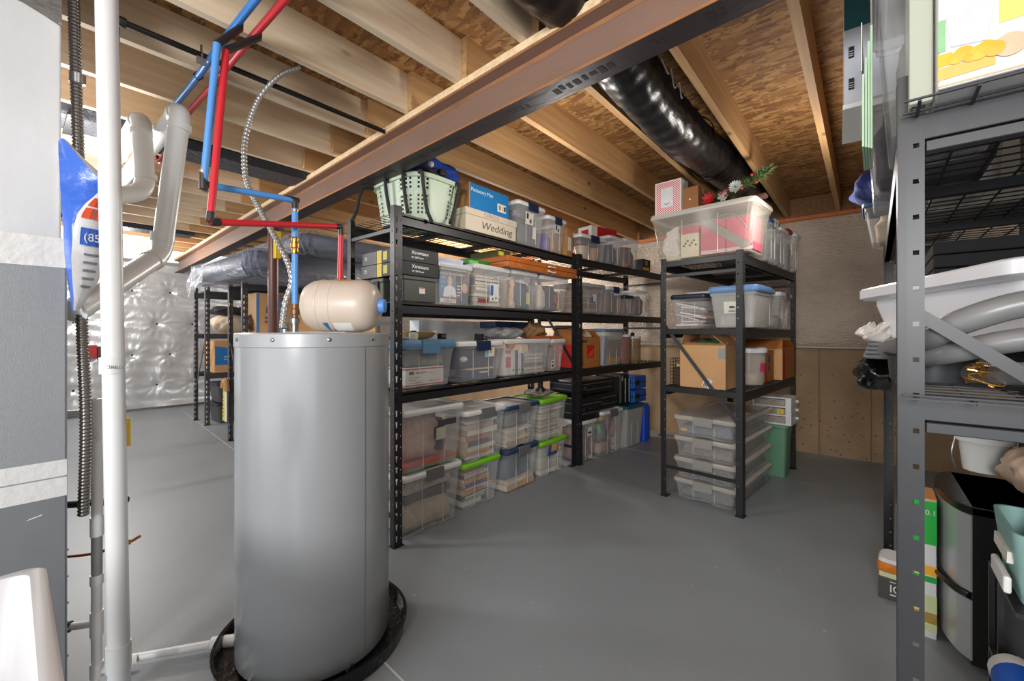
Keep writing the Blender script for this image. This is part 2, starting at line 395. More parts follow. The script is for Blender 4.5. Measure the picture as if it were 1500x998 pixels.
# steel beam with its timber plate
beam_rot = 3.05
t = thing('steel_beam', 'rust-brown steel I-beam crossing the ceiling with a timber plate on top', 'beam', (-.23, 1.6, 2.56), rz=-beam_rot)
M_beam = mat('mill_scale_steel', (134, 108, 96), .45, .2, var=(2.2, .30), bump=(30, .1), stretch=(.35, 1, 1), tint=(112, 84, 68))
M_rust = mat('rust_edge', (160, 104, 58), .7, var=(9, .3))
L0, L1 = -9.75, 2.2
b = MB(); prof = [(-.066, 0), (.066, 0), (.066, .012), (.006, .017), (.006, .213), (.066, .218), (.066, .23), (-.066, .23), (-.066, .218), (-.006, .213), (-.006, .017), (-.066, .012)]
b.rings([[(x, y, z) for y, z in prof] for x in (L0, L1)]); b.m[0] = 1; b.build('i_beam', [M_beam, mat('shaded_mill_scale', (62, 50, 52), .5, .2, var=(3, .35), bump=(30, .1), stretch=(.4, 1, 1))], t)  # bottom flange face darkened: the shade under the beam is put into its colour
for y in (-.0672, .0662):
    for z in (0.0, .217):
        b = MB(); b.box((L0, y, z+.001), (L1, y+.001, z+.012)); b.build('flange_edge', M_rust, t)
b = MB(); b.grid(120, 1, lambda u, v: (L0+(L1-L0)*u, -.0072, .188+.024*v-(1-v)*.008*math.sin(u*190)*math.sin(u*61))); b.build('rust_band', mat('rust_bloom', (150, 104, 70), .7, var=(7, .35), stretch=(.5, 1, 1)), t, fix=False)
b = MB(); b.box((L0-.05, -.07, .23), (L1, .07, .268)); b.build('top_plate', wood('plate_timber', (240, 214, 176), (214, 180, 134), k=1), t)
b = MB(); rm = random.Random(4); x = -2.7
while x < .2:
    w_ = rm.uniform(.012, .03)
    b.box((x, -.02+rm.uniform(-.01, .01), -.0012), (x+w_, .006+rm.uniform(0, .02), 0)); x += w_+rm.choice((.01, .015, .02, .16))
b.build('mill_stencil', mat('mill_mark', (48, 38, 40), .8), t)
# strips of yellow-green pencil-thin sheathing beside the beam
b = MB(); b.box((-1.3, .07, .27), (L1, .09, .285)); b.build('shim_strip', mat('yellow_shim', (205, 178, 90), .6), t)
t = thing('steel_column', 'brown steel column standing behind the water heater under the beam', 'column', (-4.85, 1.84, 0))
b = MB(); b.lathe([(.052, .012), (.052, 2.54)], 20); b.build('shaft', mat('column_primer', (92, 52, 42), .4, var=(5, .15)), t, smooth=True)
b = MB(); b.box((-.1, -.08, 2.548), (.1, .08, 2.56)); b.box((-.1, -.08, 0), (.1, .08, .012)); b.build('bearing_plate', M_beam, t)
b = MB(); b.box((.055, -.02, 2.22), (.12, .03, 2.50)); b.build('yellow_tag', mat('yellow_label', (222, 190, 40), .5), t)
# ================================================================ heater corner
M_heat = mat('heater_enamel', (164, 166, 168), .22, .15, var=(2, .04))
hx, hy, hr = -1.986, .945, .326
t = thing('water_heater', 'tall grey cylindrical water heater standing in a black drain pan', 'water heater', (hx, hy, .03))
b = MB(); b.lathe([(hr-.004, .0), (hr, .006), (hr, 1.352), (hr-.003, 1.355)], 96, cap0=True, cap1=False); b.build('jacket', M_heat, t, smooth=True)
b = MB(); b.lathe([(hr+.001, 1.347), (hr+.004, 1.350), (hr+.004, 1.402), (hr-.002, 1.408), (.02, 1.409)], 96, cap0=False); b.build('top_cap', mat('heater_cap', (168, 170, 172), .3, .2), t, smooth=True)
a0 = math.atan2(-hy, -hx)     # towards the camera
for da in (-1.25, -.62, .02, .62, 1.25):
    a = a0+da+.12; b = MB()
    b.lathe([(.0085, 0), (.008, .003), (.004, .006)], 10, M=Matrix.Translation(((hr+.004)*math.cos(a), (hr+.004)*math.sin(a), 1.38)) @ Matrix.Rotation(a, 4, 'Z') @ Matrix.Rotation(R(90), 4, 'Y'))
    b.build('cap_screw', M_zinc, t, smooth=True)
a = a0+.62
b = MB(); b.box((hr-.001, -.003, .01), (hr+.0015, .003, 1.345), M=Matrix.Rotation(a, 4, 'Z')); b.build('jacket_seam', mat('seam_grey', (120, 121, 123), .3), t)
b = MB(); b.box((-.16, -.10, 1.4095), (.17, .13, 1.412), M=Matrix.Translation((.07, .02, 0)) @ Matrix.Rotation(R(24), 4, 'Z')); o = b.build('paper_sheet', M_paper, t)
for name, dx, dy, r in (('cold_nipple', -.084, -.065, .016), ('hot_nipple', -.114, .17, .016)):
    b = MB(); b.lathe([(r, 1.405), (r, 1.45), (r*1.3, 1.452), (r*1.3, 1.475), (r, 1.478)], 14, M=Matrix.Translation((dx, dy, 0))); b.build(name, M_zinc, t, smooth=True)
# drain pan
t = thing('drain_pan', 'round black plastic drain pan under the grey water heater', 'pan', (hx, hy, 0))
M_pan = mat('black_pan_plastic', (18, 18, 19), .12, bump=(28, .35))
b = MB(); b.lathe([(.385, 0), (.400, .006), (.404, .062), (.412, .066), (.412, .072), (.398, .071), (.392, .05), (.386, .022), (.1, .02)], 72); b.build('basin', M_pan, t, smooth=True)
b = MB(); pp = Vector((-.28, -.345, .035)); dirn = Vector((-.63, -.776, 0))
b.tube([pp+dirn*-.10, pp], [.026, .026], 16); b.build('drain_fitting', M_white, t, smooth=True)
b = MB(); b.lathe([(.018, 0), (.018, .012), (.01, .016)], 8, M=Matrix.Translation((.345, -.02, .035)) @ Matrix.Rotation(R(-90), 4, 'Y')); b.build('drain_plug', M_zinc, t, smooth=True)
# expansion tank lying on top
M_tank = mat('tank_beige', (206, 190, 174), .33, var=(3, .03))
ta = math.degrees(math.atan2(.217, .262))
t = thing('expansion_tank', 'beige expansion tank lying on top of the water heater', 'tank', (-1.828, .985, 1.56), rz=ta)
MY = Matrix.Rotation(R(90), 4, 'Y')
b = MB(); b.lathe([(.001, -.17), (.06, -.165), (.095, -.146), (.113, -.115), (.118, -.08), (.118, .085), (.113, .118), (.095, .150), (.06, .168), (.001, .173)], 48, M=MY, cap0=False, cap1=False); b.build('shell', M_tank, t, smooth=True)
for x in (-.075, -.02):
    b = MB(); b.lathe([(.1175, x-.008), (.1205, x-.003), (.1205, x+.003), (.1175, x+.008)], 48, M=MY, cap0=False, cap1=False); b.build('weld_bead', M_tank, t, smooth=True)
b = MB(); b.lathe([(.034, .165), (.034, .180), (.030, .196), (.018, .200)], 20, M=MY); b.build('blue_cap', mat('cap_blue', (96, 152, 226), .4), t, smooth=True)
def tank_patch(name, x0, x1, a0_, a1_, m, sh=0):
    b = MB(); rr = 0.1188
    b.grid(6, 8, lambda u, v: (x0+(x1-x0)*u+sh*v, -rr*math.cos(a0_+(a1_-a0_)*v), rr*math.sin(a0_+(a1_-a0_)*v))); return b.build(name, m, t, smooth=True, fix=False)
tank_patch('white_label', -.005, .075, -1.25, -.72, M_white)
tank_patch('blue_stripe', -.03, -.005, -1.3, -.72, mat('stripe_blue', (30, 108, 172), .4), -.02)
tank_patch('yellow_label', .0, .06, 1.15, 1.5, mat('label_yellow', (206, 160, 80), .5))

# flexible PEX, blue and red
M_bl = mat('lit_blue_pex', (84, 150, 220), .38, var=(8, .06)); M_bl2 = mat('blue_pex_deep', (44, 122, 196), .38, var=(8, .06))  # one pipe blue in two tones; the paler has bright light put into it
M_rd = mat('red_pex', (206, 40, 52), .38, var=(8, .06)); M_fit = mat('dark_fitting', (52, 50, 50), .4, .3); M_ring = mat('copper_ring', (196, 150, 120), .3, .9)
rp = .0135
b0 = Vector((-1.998, .548, 2.60)); b1 = Vector((-2.04, .513, 2.035)); b2 = Vector((-2.072, .882, 2.065)); b3 = Vector((-2.072, .882, 1.50))
t = thing('blue_pipe', 'lit-toned blue water pipe dropping from the joists and stepping right to the heater top', 'pipe', tuple(b3))
def loc_path(pts, org): return [Vector(p)-Vector(org) for p in pts]
def seg(name, p, q, r, m, org, par, n=14):
    b = MB(); b.tube(loc_path([p, q], org), r, n); return b.build(name, m, par, smooth=True)
b = MB(); b.tube(loc_path([b0, b1], b3), rp, 14); b.tube(loc_path([b1, b2], b3), rp, 14); b.tube(loc_path([b2, b2+Vector((0, 0, -.18))], b3), rp, 14); b.tube(loc_path([b2+Vector((0, 0, -.25)), b3+Vector((0, 0, .07))], b3), rp, 14); b.build('pex_tube', M_bl, t, smooth=True)
for p, q in ((b1+Vector((0, 0, .045)), b1+Vector((0, 0, -.02))), (b2+Vector((0, -.04, 0)), b2+Vector((0, .015, 0)))):
    o = seg('elbow', p, q, rp*1.12, M_fit, b3, t)
seg('elbow', b1, b1+(b2-b1).normalized()*.035, rp*1.1, M_fit, b3, t); seg('elbow', b2, b2+Vector((0, 0, -.04)), rp*1.12, M_fit, b3, t)
for p in (b1+Vector((0, 0, .05)), b2+Vector((0, -.05, 0)), b2+Vector((0, 0, -.05))):
    d = (b1-b0).normalized() if p.z > b1.z and (p-b1).length < .1 else (b2-b1).normalized() if p.y < b2.y-.01 else Vector((0, 0, 1))
    seg('crimp_ring', p-d*.006, p+d*.006, rp*1.2, M_ring, b3, t)
bv = b2+Vector((0, 0, -.215))
b = MB(); q = bv-b3; b.lathe([(rp*1.1, -.04), (rp*1.35, -.03), (rp*1.1, -.012), (rp*1.5, -.01), (rp*1.5, .01), (rp*1.1, .012), (rp*1.35, .03), (rp*1.1, .04)], 12, M=Matrix.Translation(q)); b.build('brass_coupling', M_brass, t, smooth=True)
b = MB(); b.lathe([(.012, -.02), (.018, -.018), (.018, .0), (.013, .004), (.013, .022), (.019, .026), (.019, .048), (.015, .052), (.015, .075)], 14); b.build('valve_body', mat('aged_brass', (128, 96, 66), .4, .6), t, smooth=True)
b = MB(); b.lathe([(.0165, .024), (.0165, .046)], 14); b.build('blue_band', M_bl2, t, smooth=True)
r0 = Vector((-2.02, .585, 2.60)); r1 = Vector((-1.966, .516, 1.872)); r2 = Vector((-2.09, 1.122, 1.99)); r3 = Vector((-2.098, 1.115, 1.50))
t = thing('red_pipe', 'red water pipe dropping beside the blue one and stepping right above the tank', 'pipe', tuple(r3))
b = MB(); b.tube(loc_path([r0, r1], r3), rp, 14); b.tube(loc_path([r1, r2], r3), rp, 14); b.tube(loc_path([r2, r3], r3), rp, 14); b.build('pex_tube', M_rd, t, smooth=True)
seg('elbow', r1+(r0-r1).normalized()*.04, r1, rp*1.12, M_fit, r3, t); seg('elbow', r1, r1+(r2-r1).normalized()*.035, rp*1.12, M_fit, r3, t)
seg('elbow', r2-(r2-r1).normalized()*.035, r2, rp*1.12, M_fit, r3, t); seg('elbow', r2+Vector((0, 0, .01)), r2+Vector((0, 0, -.045)), rp*1.12, M_fit, r3, t)
# the supply lines under the joists
bz = 2.80
def ceiling_line(name, label, y, m, join, zoff):
    pts = [(1.0, y, bz), (-1.5, y, bz), (-2.25, y-.01, bz-.012), (-2.75, y, bz), (-3.3, y, bz), (-3.95, y, bz-.10), (-4.4, y, bz-.005), (-7, y, bz)]
    t = thing(name, label, 'pipe', (-2.2, y, bz))
    b = MB(); b.tube(loc_path(smooth_path(pts, 8), (-2.2, y, bz)), rp*1.15, 12); b.build('pex_tube', m, t, smooth=True)
    b = MB(); b.tube(loc_path([(-2.10, y, bz), (-2.10, y, bz-.03), join], (-2.2, y, bz)), rp*1.1, 12); b.build('tee', M_fit, t, smooth=True)
    for x in (-1.74, -2.23, -2.72):
        b = MB(); b.tube([(x+2.2, 0, .03), (x+2.2, -.022, .0), (x+2.2, 0, -.022), (x+2.2, .022, 0), (x+2.2, 0, .03)], .004, 6); b.build('pipe_clip', M_dark, t)
ceiling_line('blue_pipe', 'deep blue supply pipe clipped across the undersides of the joists', .66, M_bl2, tuple(b0), 0)
ceiling_line('red_pipe', 'red supply pipe clipped across the joists beside the deep blue one', .735, M_rd, tuple(r0), 0)

def ribbed2(path, r, amp, pitch): return ribbed(path, r*1.1, amp*1.5, pitch*1.7)
def ribbed(path, r, amp, pitch, n=12):
    pts = resample(smooth_path(path, 14), pitch/4.0); return pts, [r+amp*(1, .2, -1, .2)[i % 4] for i in range(len(pts))]
t = thing('metal_conduit', 'thin silver flexible metal conduit curving from a joist down to the heater top', 'conduit', (-2.12, .86, 1.44))
pts, rad = ribbed2([(-2.356, 1.031, 2.883), (-2.44, .956, 2.831), (-2.518, .885, 2.709), (-2.554, .838, 2.532), (-2.532, .817, 2.373), (-2.485, .818, 2.217), (-2.349, .848, 2.026), (-2.242, .869, 1.897), (-2.151, .888, 1.762), (-2.122, .887, 1.677), (-2.125, .86, 1.577), (-2.117, .842, 1.46)], .0115, .0016, .010)
b = MB(); b.tube(loc_path(pts, (-2.12, .86, 1.44)), rad, 10); b.build('conduit_hose', mat('bright_flex', (176, 174, 170), .35, .55), t, smooth=True, angle=80)
b = MB(); b.lathe([(.02, 0), (.02, .02), (.014, .024), (.014, .05)], 12, M=Matrix.Translation((-.005, 0, -.005))); b.build('connector', M_zinc, t, smooth=True)

t = thing('gas_pipe', 'black iron gas pipe running along a joist under the ceiling', 'pipe', (-2.50, 0, 2.80))
b = MB(); b.tube([(0, .30, 0), (0, 1.9, 0)], .014, 14); b.build('iron_pipe', mat('black_iron', (38, 36, 35), .35, .4), t, smooth=True)
b = MB(); b.lathe([(.02, 0), (.022, .004), (.022, .04), (.02, .045)], 14, M=Matrix.Translation((0, .30, 0)) @ Matrix.Rotation(R(-90), 4, 'X')); b.build('pipe_cap', M_fit, t, smooth=True)
b = MB(); b.tube([(0, .62, .05), (0, .62, .016), (.017, .62, 0), (0, .62, -.017), (-.017, .62, 0), (0, .62, .016)], .005, 6); b.box((-.006, .6, -.045), (.006, .64, -.012)); b.build('pipe_clamp', M_zinc, t)

# white plastic vent and drain pipes
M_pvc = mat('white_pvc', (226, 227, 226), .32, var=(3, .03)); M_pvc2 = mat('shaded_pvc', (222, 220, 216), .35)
def pvc(name, label, org, runs, r, joints, m=M_pvc, marks=None):
    t = thing(name, label, 'pipe', org)
    b = MB(); b.tube(loc_path(fillet(runs, r*1.6, 6), org), r, 22); b.build('pipe_run', m, t, smooth=True)
    for p, q in joints:
        seg('coupling', Vector(p), Vector(q), r*1.13, m, org, t, 22)
    return t
e1 = Vector((-2.78, .60, 2.62)); e2 = Vector((-2.84, .53, 1.85)); e3 = Vector((-2.35, .17, 1.52))
t = pvc('vent_pipe', 'thick white vent pipe with a top elbow and a bend lower toward the furnace', tuple(e1), [(-6.0, .60, 2.64), e1, e2, e3], .046, [(e1+Vector((-.10, 0, 0)), e1+Vector((-.06, 0, 0))), (e1+Vector((-.003, -.004, -.075)), e1+Vector((-.006, -.007, -.11))), (e2+Vector((.003, .003, .07)), e2+Vector((.005, .005, .11))), (e2+(e3-e2).normalized()*.075, e2+(e3-e2).normalized()*.11)])
text('3" PVC-1120 SCH 40  D-1785', .02, mat('pipe_print', (110, 110, 112), .7), t, (-.012, -.0465, -.72), (90, -90, 12))
e1 = Vector((-3.16, .50, 2.66)); e2 = Vector((-3.14, .515, 2.24)); e3 = Vector((-2.95, .17, 2.05))
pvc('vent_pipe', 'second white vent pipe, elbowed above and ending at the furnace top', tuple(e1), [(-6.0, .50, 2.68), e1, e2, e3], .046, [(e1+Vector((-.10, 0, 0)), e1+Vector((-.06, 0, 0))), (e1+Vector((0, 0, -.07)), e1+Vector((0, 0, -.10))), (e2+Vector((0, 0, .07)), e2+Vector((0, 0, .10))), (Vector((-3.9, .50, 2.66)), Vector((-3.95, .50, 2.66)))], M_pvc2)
t = pvc('drain_stack', 'straight white vertical pipe from ceiling to floor in front of the furnace corner', (-2.19, .267, 0), [(-2.172, .240, 3.06), (-2.20, .285, 0)], .0335, [((-2.187, .262, 1.345), (-2.1872, .2625, 1.285)), ((-2.198, .281, .245), (-2.1985, .282, .15))])
o = text('CHARLOTTE', .018, mat('pipe_print', (110, 110, 112), .7), t, (.032, -.024, 1.305), (90, 0, 28))
b = MB(); b.box((-.02, -.0385, .02), (.02, -.0375, .12), M=Matrix.Rotation(R(70), 4, 'Z')); b.build('blue_sticker', mat('sticker_blue', (150, 192, 222), .5), t)
# condensate drain
t = thing('condensate_drain', 'small white condensate drain tubing with tees beside the furnace side', 'pipe', (-2.442, .243, 0))
M_sm = M_pvc; gx = 0
b = MB(); b.tube(fillet([(0, 0, 1.165), (0, 0, .985), (.035, .0, .965), (.035, 0, .62)], .02, 4), .018, 14); b.build('upper_tube', M_sm, t, smooth=True)
b = MB(); b.tube([(.03, 0, .62), (.03, 0, .44)], .0175, 14); b.build('grey_tube', mat('grey_pvc', (150, 150, 150), .4), t, smooth=True)
b = MB(); b.tube(fillet([(.028, 0, .44), (.028, .0, .05), (.04, .12, .035)], .03, 5), .0175, 14); b.build('lower_tube', M_sm, t, smooth=True)
for p, q in (((0, 0, 1.06), (0, 0, 1.165)), ((.035, 0, .985), (.035, 0, .90)), ((.035, 0, .69), (.035, 0, .61)), ((.029, 0, .45), (.029, 0, .41)), ((.028, 0, .30), (.028, 0, .20)), ((.028, 0, .09), (.028, .0, .03))):
    b = MB(); b.tube([p, q], .0215, 14); b.build('fitting', M_sm, t, smooth=True)
b = MB(); b.lathe([(.0215, 0), (.019, .012), (.01, .02), (.001, .022)], 14, M=Matrix.Translation((.035, 0, .985))); b.build('dome_cap', M_sm, t, smooth=True)
b = MB(); b.tube([(.0, -.0, 1.11), (-.05, -.078, 1.11)], .013, 12); b.tube([(.028, 0, .25), (-.03, -.08, .25)], .014, 12); b.build('side_stub', M_sm, t, smooth=True)
b = MB(); b.tube([(-.024, -.07, .25), (-.032, -.084, .25)], .021, 12); b.build('rubber_collar', M_dark, t, smooth=True)
t = thing('floor_drain_pipe', 'white pipe lying on the floor from the drain pan toward the furnace', 'pipe', (-2.43, .35, .035))
b = MB(); b.tube([(0.0, 0, 0), (.165, .243, 0)], .0165, 14); b.build('pipe_run', M_pvc, t, smooth=True)
# furnace
M_fol = mat('foil_plenum', (214, 216, 218), .38, .12, var=(4, .12), bump=(14, .12), stretch=(1, 1, .5))
M_cab = mat('furnace_grey', (146, 149, 153), .42, .2, var=(60, .05), bump=(220, .12))
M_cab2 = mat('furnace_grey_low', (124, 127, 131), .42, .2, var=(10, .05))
M_tape = mat('foil_tape', (222, 222, 220), .35, .2, bump=(30, .2))
fx1, fy1 = -2.30, .149
t = thing('furnace', 'grey furnace cabinet with foil tape bands at the far left edge', 'furnace', (fx1, fy1, 0))
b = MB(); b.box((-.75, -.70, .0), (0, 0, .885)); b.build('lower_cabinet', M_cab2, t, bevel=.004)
b = MB(); b.box((-.75, -.70, .89), (0, 0, 1.75)); b.build('upper_cabinet', M_cab, t, bevel=.004)
b = MB(); b.box((-.74, -.69, 1.755), (-.01, -.012, 3.05)); b.build('foil_plenum', M_fol, t, bevel=.006)
b = MB(); b.grid(10, 10, lambda u, v: (-.0085, -.5+.49*u, 2.66+.35*v+.015*math.sin(u*9+1)*(1 if v == 0 else .3) - .07*u)); b.build('tape_patch', mat('dull_tape', (150, 152, 154), .25, .7, bump=(18, .5)), t)
b = MB(); b.box((-.76, -.71, .83), (.003, .002, .90)); b.box((-.76, -.71, .905), (.0025, .002, .965)); b.build('lower_tape_band', M_tape, t)
b = MB(); b.box((-.76, -.71, 1.68), (.004, .003, 1.79)); b.build('upper_tape_band', M_tape, t)
b = MB(); b.box((-.02, 0.0, .0), (.001, .003, 1.7)); b.build('corner_flange', mat('galvanised', (150, 152, 155), .35, .8), t)
for k in range(6):
    b = MB(); b.lathe([(.005, 0), (.005, .003), (.001, .005)], 8, M=Matrix.Translation((-.01, .003, .12+.1*k)) @ Matrix.Rotation(R(-90), 4, 'X')); b.build('screw', M_zinc, t)
b = MB(); b.tube([(-.005, -.11, .76), (-.003, -.09, .768), (-.003, -.06, .775)], .004, 6); b.build('white_scratch_decal', M_paper, t)
t = thing('metal_conduit', 'thick grey corrugated conduit hanging along the furnace corner', 'conduit', (-2.33, .19, .70))
pts, rad = ribbed([(-2.40, .17, 3.05), (-2.385, .178, 2.6), (-2.37, .19, 2.0), (-2.36, .195, 1.5), (-2.345, .205, 1.1), (-2.36, .20, .72)], .017, .0022, .013)
b = MB(); b.tube(loc_path(pts, (-2.33, .19, .70)), rad, 12); b.build('conduit_hose', mat('conduit_steel', (128, 124, 120), .3, .9), t, smooth=True, angle=80)
for z in (2.42, 2.98):
    b = MB(); b.tube([(-.05, -.005, z-.70), (-.045, -.005, z-.665)], .024, 12); b.build('conduit_clamp', M_zinc, t, smooth=True)
t = thing('black_hose', 'short black hose end poking out behind the condensate tubing', 'hose', (-2.50, .27, .715))
b = MB(); b.tube([(-.12, -.10, -.012), (.0, .0, 0), (.06, .07, .003)], .015, 12); b.build('hose_tube', mat('black_rubber', (34, 34, 36), .5), t, smooth=True)
t = thing('copper_line', 'thin copper line crossing low behind the white pipes near the furnace', 'copper tube', (-2.55, .28, .45))
b = MB(); b.tube(smooth_path([(-.10, -.11, .02), (-.02, -.03, .03), (.08, .06, .07), (.12, .10, .10)], 8), .006, 8); b.build('copper_tube', mat('copper', (150, 84, 50), .4, .7), t, smooth=True)
b = MB(); b.tube([(.09, .05, .085), (.095, .075, .075)], .010, 8); b.build('flare_nut', M_brass, t)
# printed bag tucked beside the furnace
t = thing('plastic_bag', 'blue and white printed plastic bag hanging beside the furnace behind the white pipe', 'bag', (-2.28, .19, 1.52))
M_bagb = mat('bag_blue', (44, 98, 200), .28, var=(7, .10), bump=(18, .25)); M_bagw = mat('bag_white', (226, 226, 228), .28, var=(7, .06), bump=(14, .25))
rows = [(.625, -.062, -.05, -.03), (.585, -.062, -.02, .0), (.54, -.06, .012, .05), (.50, -.058, .045, .066), (.47, -.058, .055, .075), (.43, -.056, .03, .074), (.40, -.054, .008, .072), (.36, -.052, -.012, .070), (.30, -.05, -.024, .066), (.20, -.046, -.028, .06), (.12, -.04, -.026, .045), (.05, -.032, -.022, .015), (.0, -.028, -.022, -.01)]
ax = Vector((.083, .996, 0)); ay = Vector((.996, -.083, 0))     # along the picture, and towards the room
def bp(s, f, z): q = ax*s+ay*f; return (q.x, q.y, z)
b = MB()
front = [[bp(l, .0, z), bp((l+f)/2, .035+.006*math.sin(z*21), z), bp(f, .05, z)] for z, l, f, r in rows]
b.rings(front, 0, False, False, closed=False)
front2 = [[bp(f, .05, z), bp(f*.6+r*.4, .042+.006*math.sin(z*17+1), z), bp(f*.25+r*.75, .02, z), bp(r, -.01, z)] for z, l, f, r in rows]
b.rings(front2, 1, False, False, closed=False)
back = [[bp(r, -.01, z), bp((l+r)/2, -.03, z), bp(l, 0, z)] for z, l, f, r in rows]
b.rings(back, 1, False, False, closed=False)
b.build('bag_skin', [M_bagb, M_bagw], t, smooth=True, merge=True, angle=60)
M_or = mat('print_orange', (226, 82, 44), .4)
def on_white(z, q):      # a point a hair in front of the white panel
    for (z0, l0, f0, r0_), (z1, l1, f1, r1_) in zip(rows[:-1], rows[1:]):
        if z1 <= z <= z0:
            k = (z0-z)/(z0-z1); f = f0+(f1-f0)*k; r = r0_+(r1_-r0_)*k
            cols_ = [(f, .05), (f*.6+r*.4, .042), (f*.25+r*.75, .02), (r, -.01)]
            x = q*3; i = min(2, int(x)); tt = x-i
            s = cols_[i][0]*(1-tt)+cols_[i+1][0]*tt; ff = cols_[i][1]*(1-tt)+cols_[i+1][1]*tt
            return bp(s, ff+.008, z)
def decal(name, z0, z1, q0, q1, m):
    b = MB(); b.grid(4, 3, lambda u, v: on_white(z0+(z1-z0)*v, q0+(q1-q0)*u)); return b.build(name, m, t, fix=False)
for z0, z1 in ((.425, .392), (.385, .345)):
    for q0, q1 in ((.12, .42), (.46, .80)): decal('orange_block', z0, z1, q0, q1, M_or)
decal('blue_band', .31, .245, .18, .98, M_bagb)
for k in range(5): decal('print_line', .215-.03*k, .206-.03*k, .3, .75, mat('print_grey', (120, 124, 132), .6))
p = on_white(.27, .26); text('(855', .042, M_white, t, (p[0]+.003, p[1], .262), (90, 0, 119))
# white tub bottom left
t = thing('utility_tub', 'white plastic utility tub in the lower left corner of the photo', 'tub', (-1.57, -.555, 0), rz=-.3)
w, d, h = .64, .62, .865
def tub(x0, x1, y0, y1, z): return rrect(x0, x1, y0, y1, .035, z, 4)
b = MB(); b.rings([tub(.06, w-.06, .06, d-.06, .50), tub(.022, w-.022, .022, d-.022, h-.035), tub(.0, w, .0, d, h-.033), tub(-.002, w+.002, -.002, d+.002, h-.004), tub(.003, w-.003, .003, d-.003, h), tub(.026, w-.026, .026, d-.026, h), tub(.030, w-.030, .030, d-.030, h-.006), tub(.068, w-.068, .068, d-.068, .512)]); b.build('tub_shell', mat('glossy_white', (206, 206, 209), .3), t, smooth=True, angle=35)
for xx in (.08, w-.12):
    for yy in (.08, d-.12): b = MB(); b.box((xx, yy, 0), (xx+.04, yy+.04, .505)); b.build('leg', mat('tub_leg', (190, 190, 190), .4), t, bevel=.003)
# yellow tags
t = thing('hang_tag', 'yellow tag on a black cord just right of the white vertical pipe', 'tag', (-2.565, .330, .9))
b = MB(); b.tube([(0, 0, 1.94), (0, 0, .5), (.004, 0, .3), (.0, 0, -.06)], .003, 6); b.build('cord', M_dark, t)
M_yel = mat('tag_yellow', (240, 196, 40), .5)
b = MB(); b.box((-.02, -.002, .03), (.05, .002, .155), M=Matrix.Rotation(R(40), 4, 'Z')); b.build('tag_card', M_yel, t)
b = MB(); b.tube([(0, 0, .19), (.015, .012, .205), (.01, .01, .225), (-.01, -.004, .235), (0, 0, .25)], .012, 8); b.build('twist_tie', mat('tie_yellow', (226, 160, 40), .5), t, smooth=True)
for k in range(3): b = MB(); b.box((-.008, -.0035, .11-.022*k), (.02, -.002, .115-.022*k), M=Matrix.Rotation(R(40), 4, 'Z')); b.build('tag_line', mat('tag_ink', (120, 96, 30), .7), t)
# small red object by the far wall
t = thing('metal_box', 'small red and dark metal box on the left wall behind the conduit', 'box', (XL+.1, .83, 1.0))
b = MB(); b.box((0, 0, 0), (.10, .19, .22)); b.build('red_case', mat('box_red', (150, 30, 34), .4), t, bevel=.006)
b = MB(); b.box((0, .2, -.04), (.10, .42, .2)); b.box((0, .19, .0), (.05, .21, .1)); b.build('dark_case', mat('box_dark', (66, 42, 40), .4), t, bevel=.006)
# ================================================================ shelving and box builders
def strip(mb, O, U, Wd, H, cols, pitch, z0=.02, mi=0):
    """sheet-metal strip with a repeating row of punched holes; cols = (u0,u1, width, height, taper)"""
    O = Vector(O); U = Vector(U)
    def pt(u, z): p = O+U*u; return (p.x, p.y, z)
    n = int((H-z0)/pitch); zt = z0+n*pitch
    for c0, c1, w, h, tp in cols:
        if not w:
            for k in range(n): mb.add([pt(c0, z0+k*pitch), pt(c1, z0+k*pitch), pt(c1, z0+(k+1)*pitch), pt(c0, z0+(k+1)*pitch)], [(0, 1, 2, 3)], mi)
            continue
        cm = (c0+c1)/2
        for k in range(n):
            a = z0+k*pitch; zc = a+pitch/2
            o = [pt(c0, a), pt(c1, a), pt(c1, a+pitch), pt(c0, a+pitch)]
            i = [pt(cm-w/2*tp, zc-h/2), pt(cm+w/2*tp, zc-h/2), pt(cm+w/2, zc+h/2), pt(cm-w/2, zc+h/2)]
            mb.add(o+i, [(0, 1, 5, 4), (1, 2, 6, 5), (2, 3, 7, 6), (3, 0, 4, 7)], mi)
    for a, c in ((0, z0), (zt, H)):
        if c-a > 1e-4:
            us = sorted({x for q in cols for x in q[:2]})
            for u0, u1 in zip(us[:-1], us[1:]): mb.add([pt(u0, a), pt(u1, a), pt(u1, c), pt(u0, c)], [(0, 1, 2, 3)], mi)

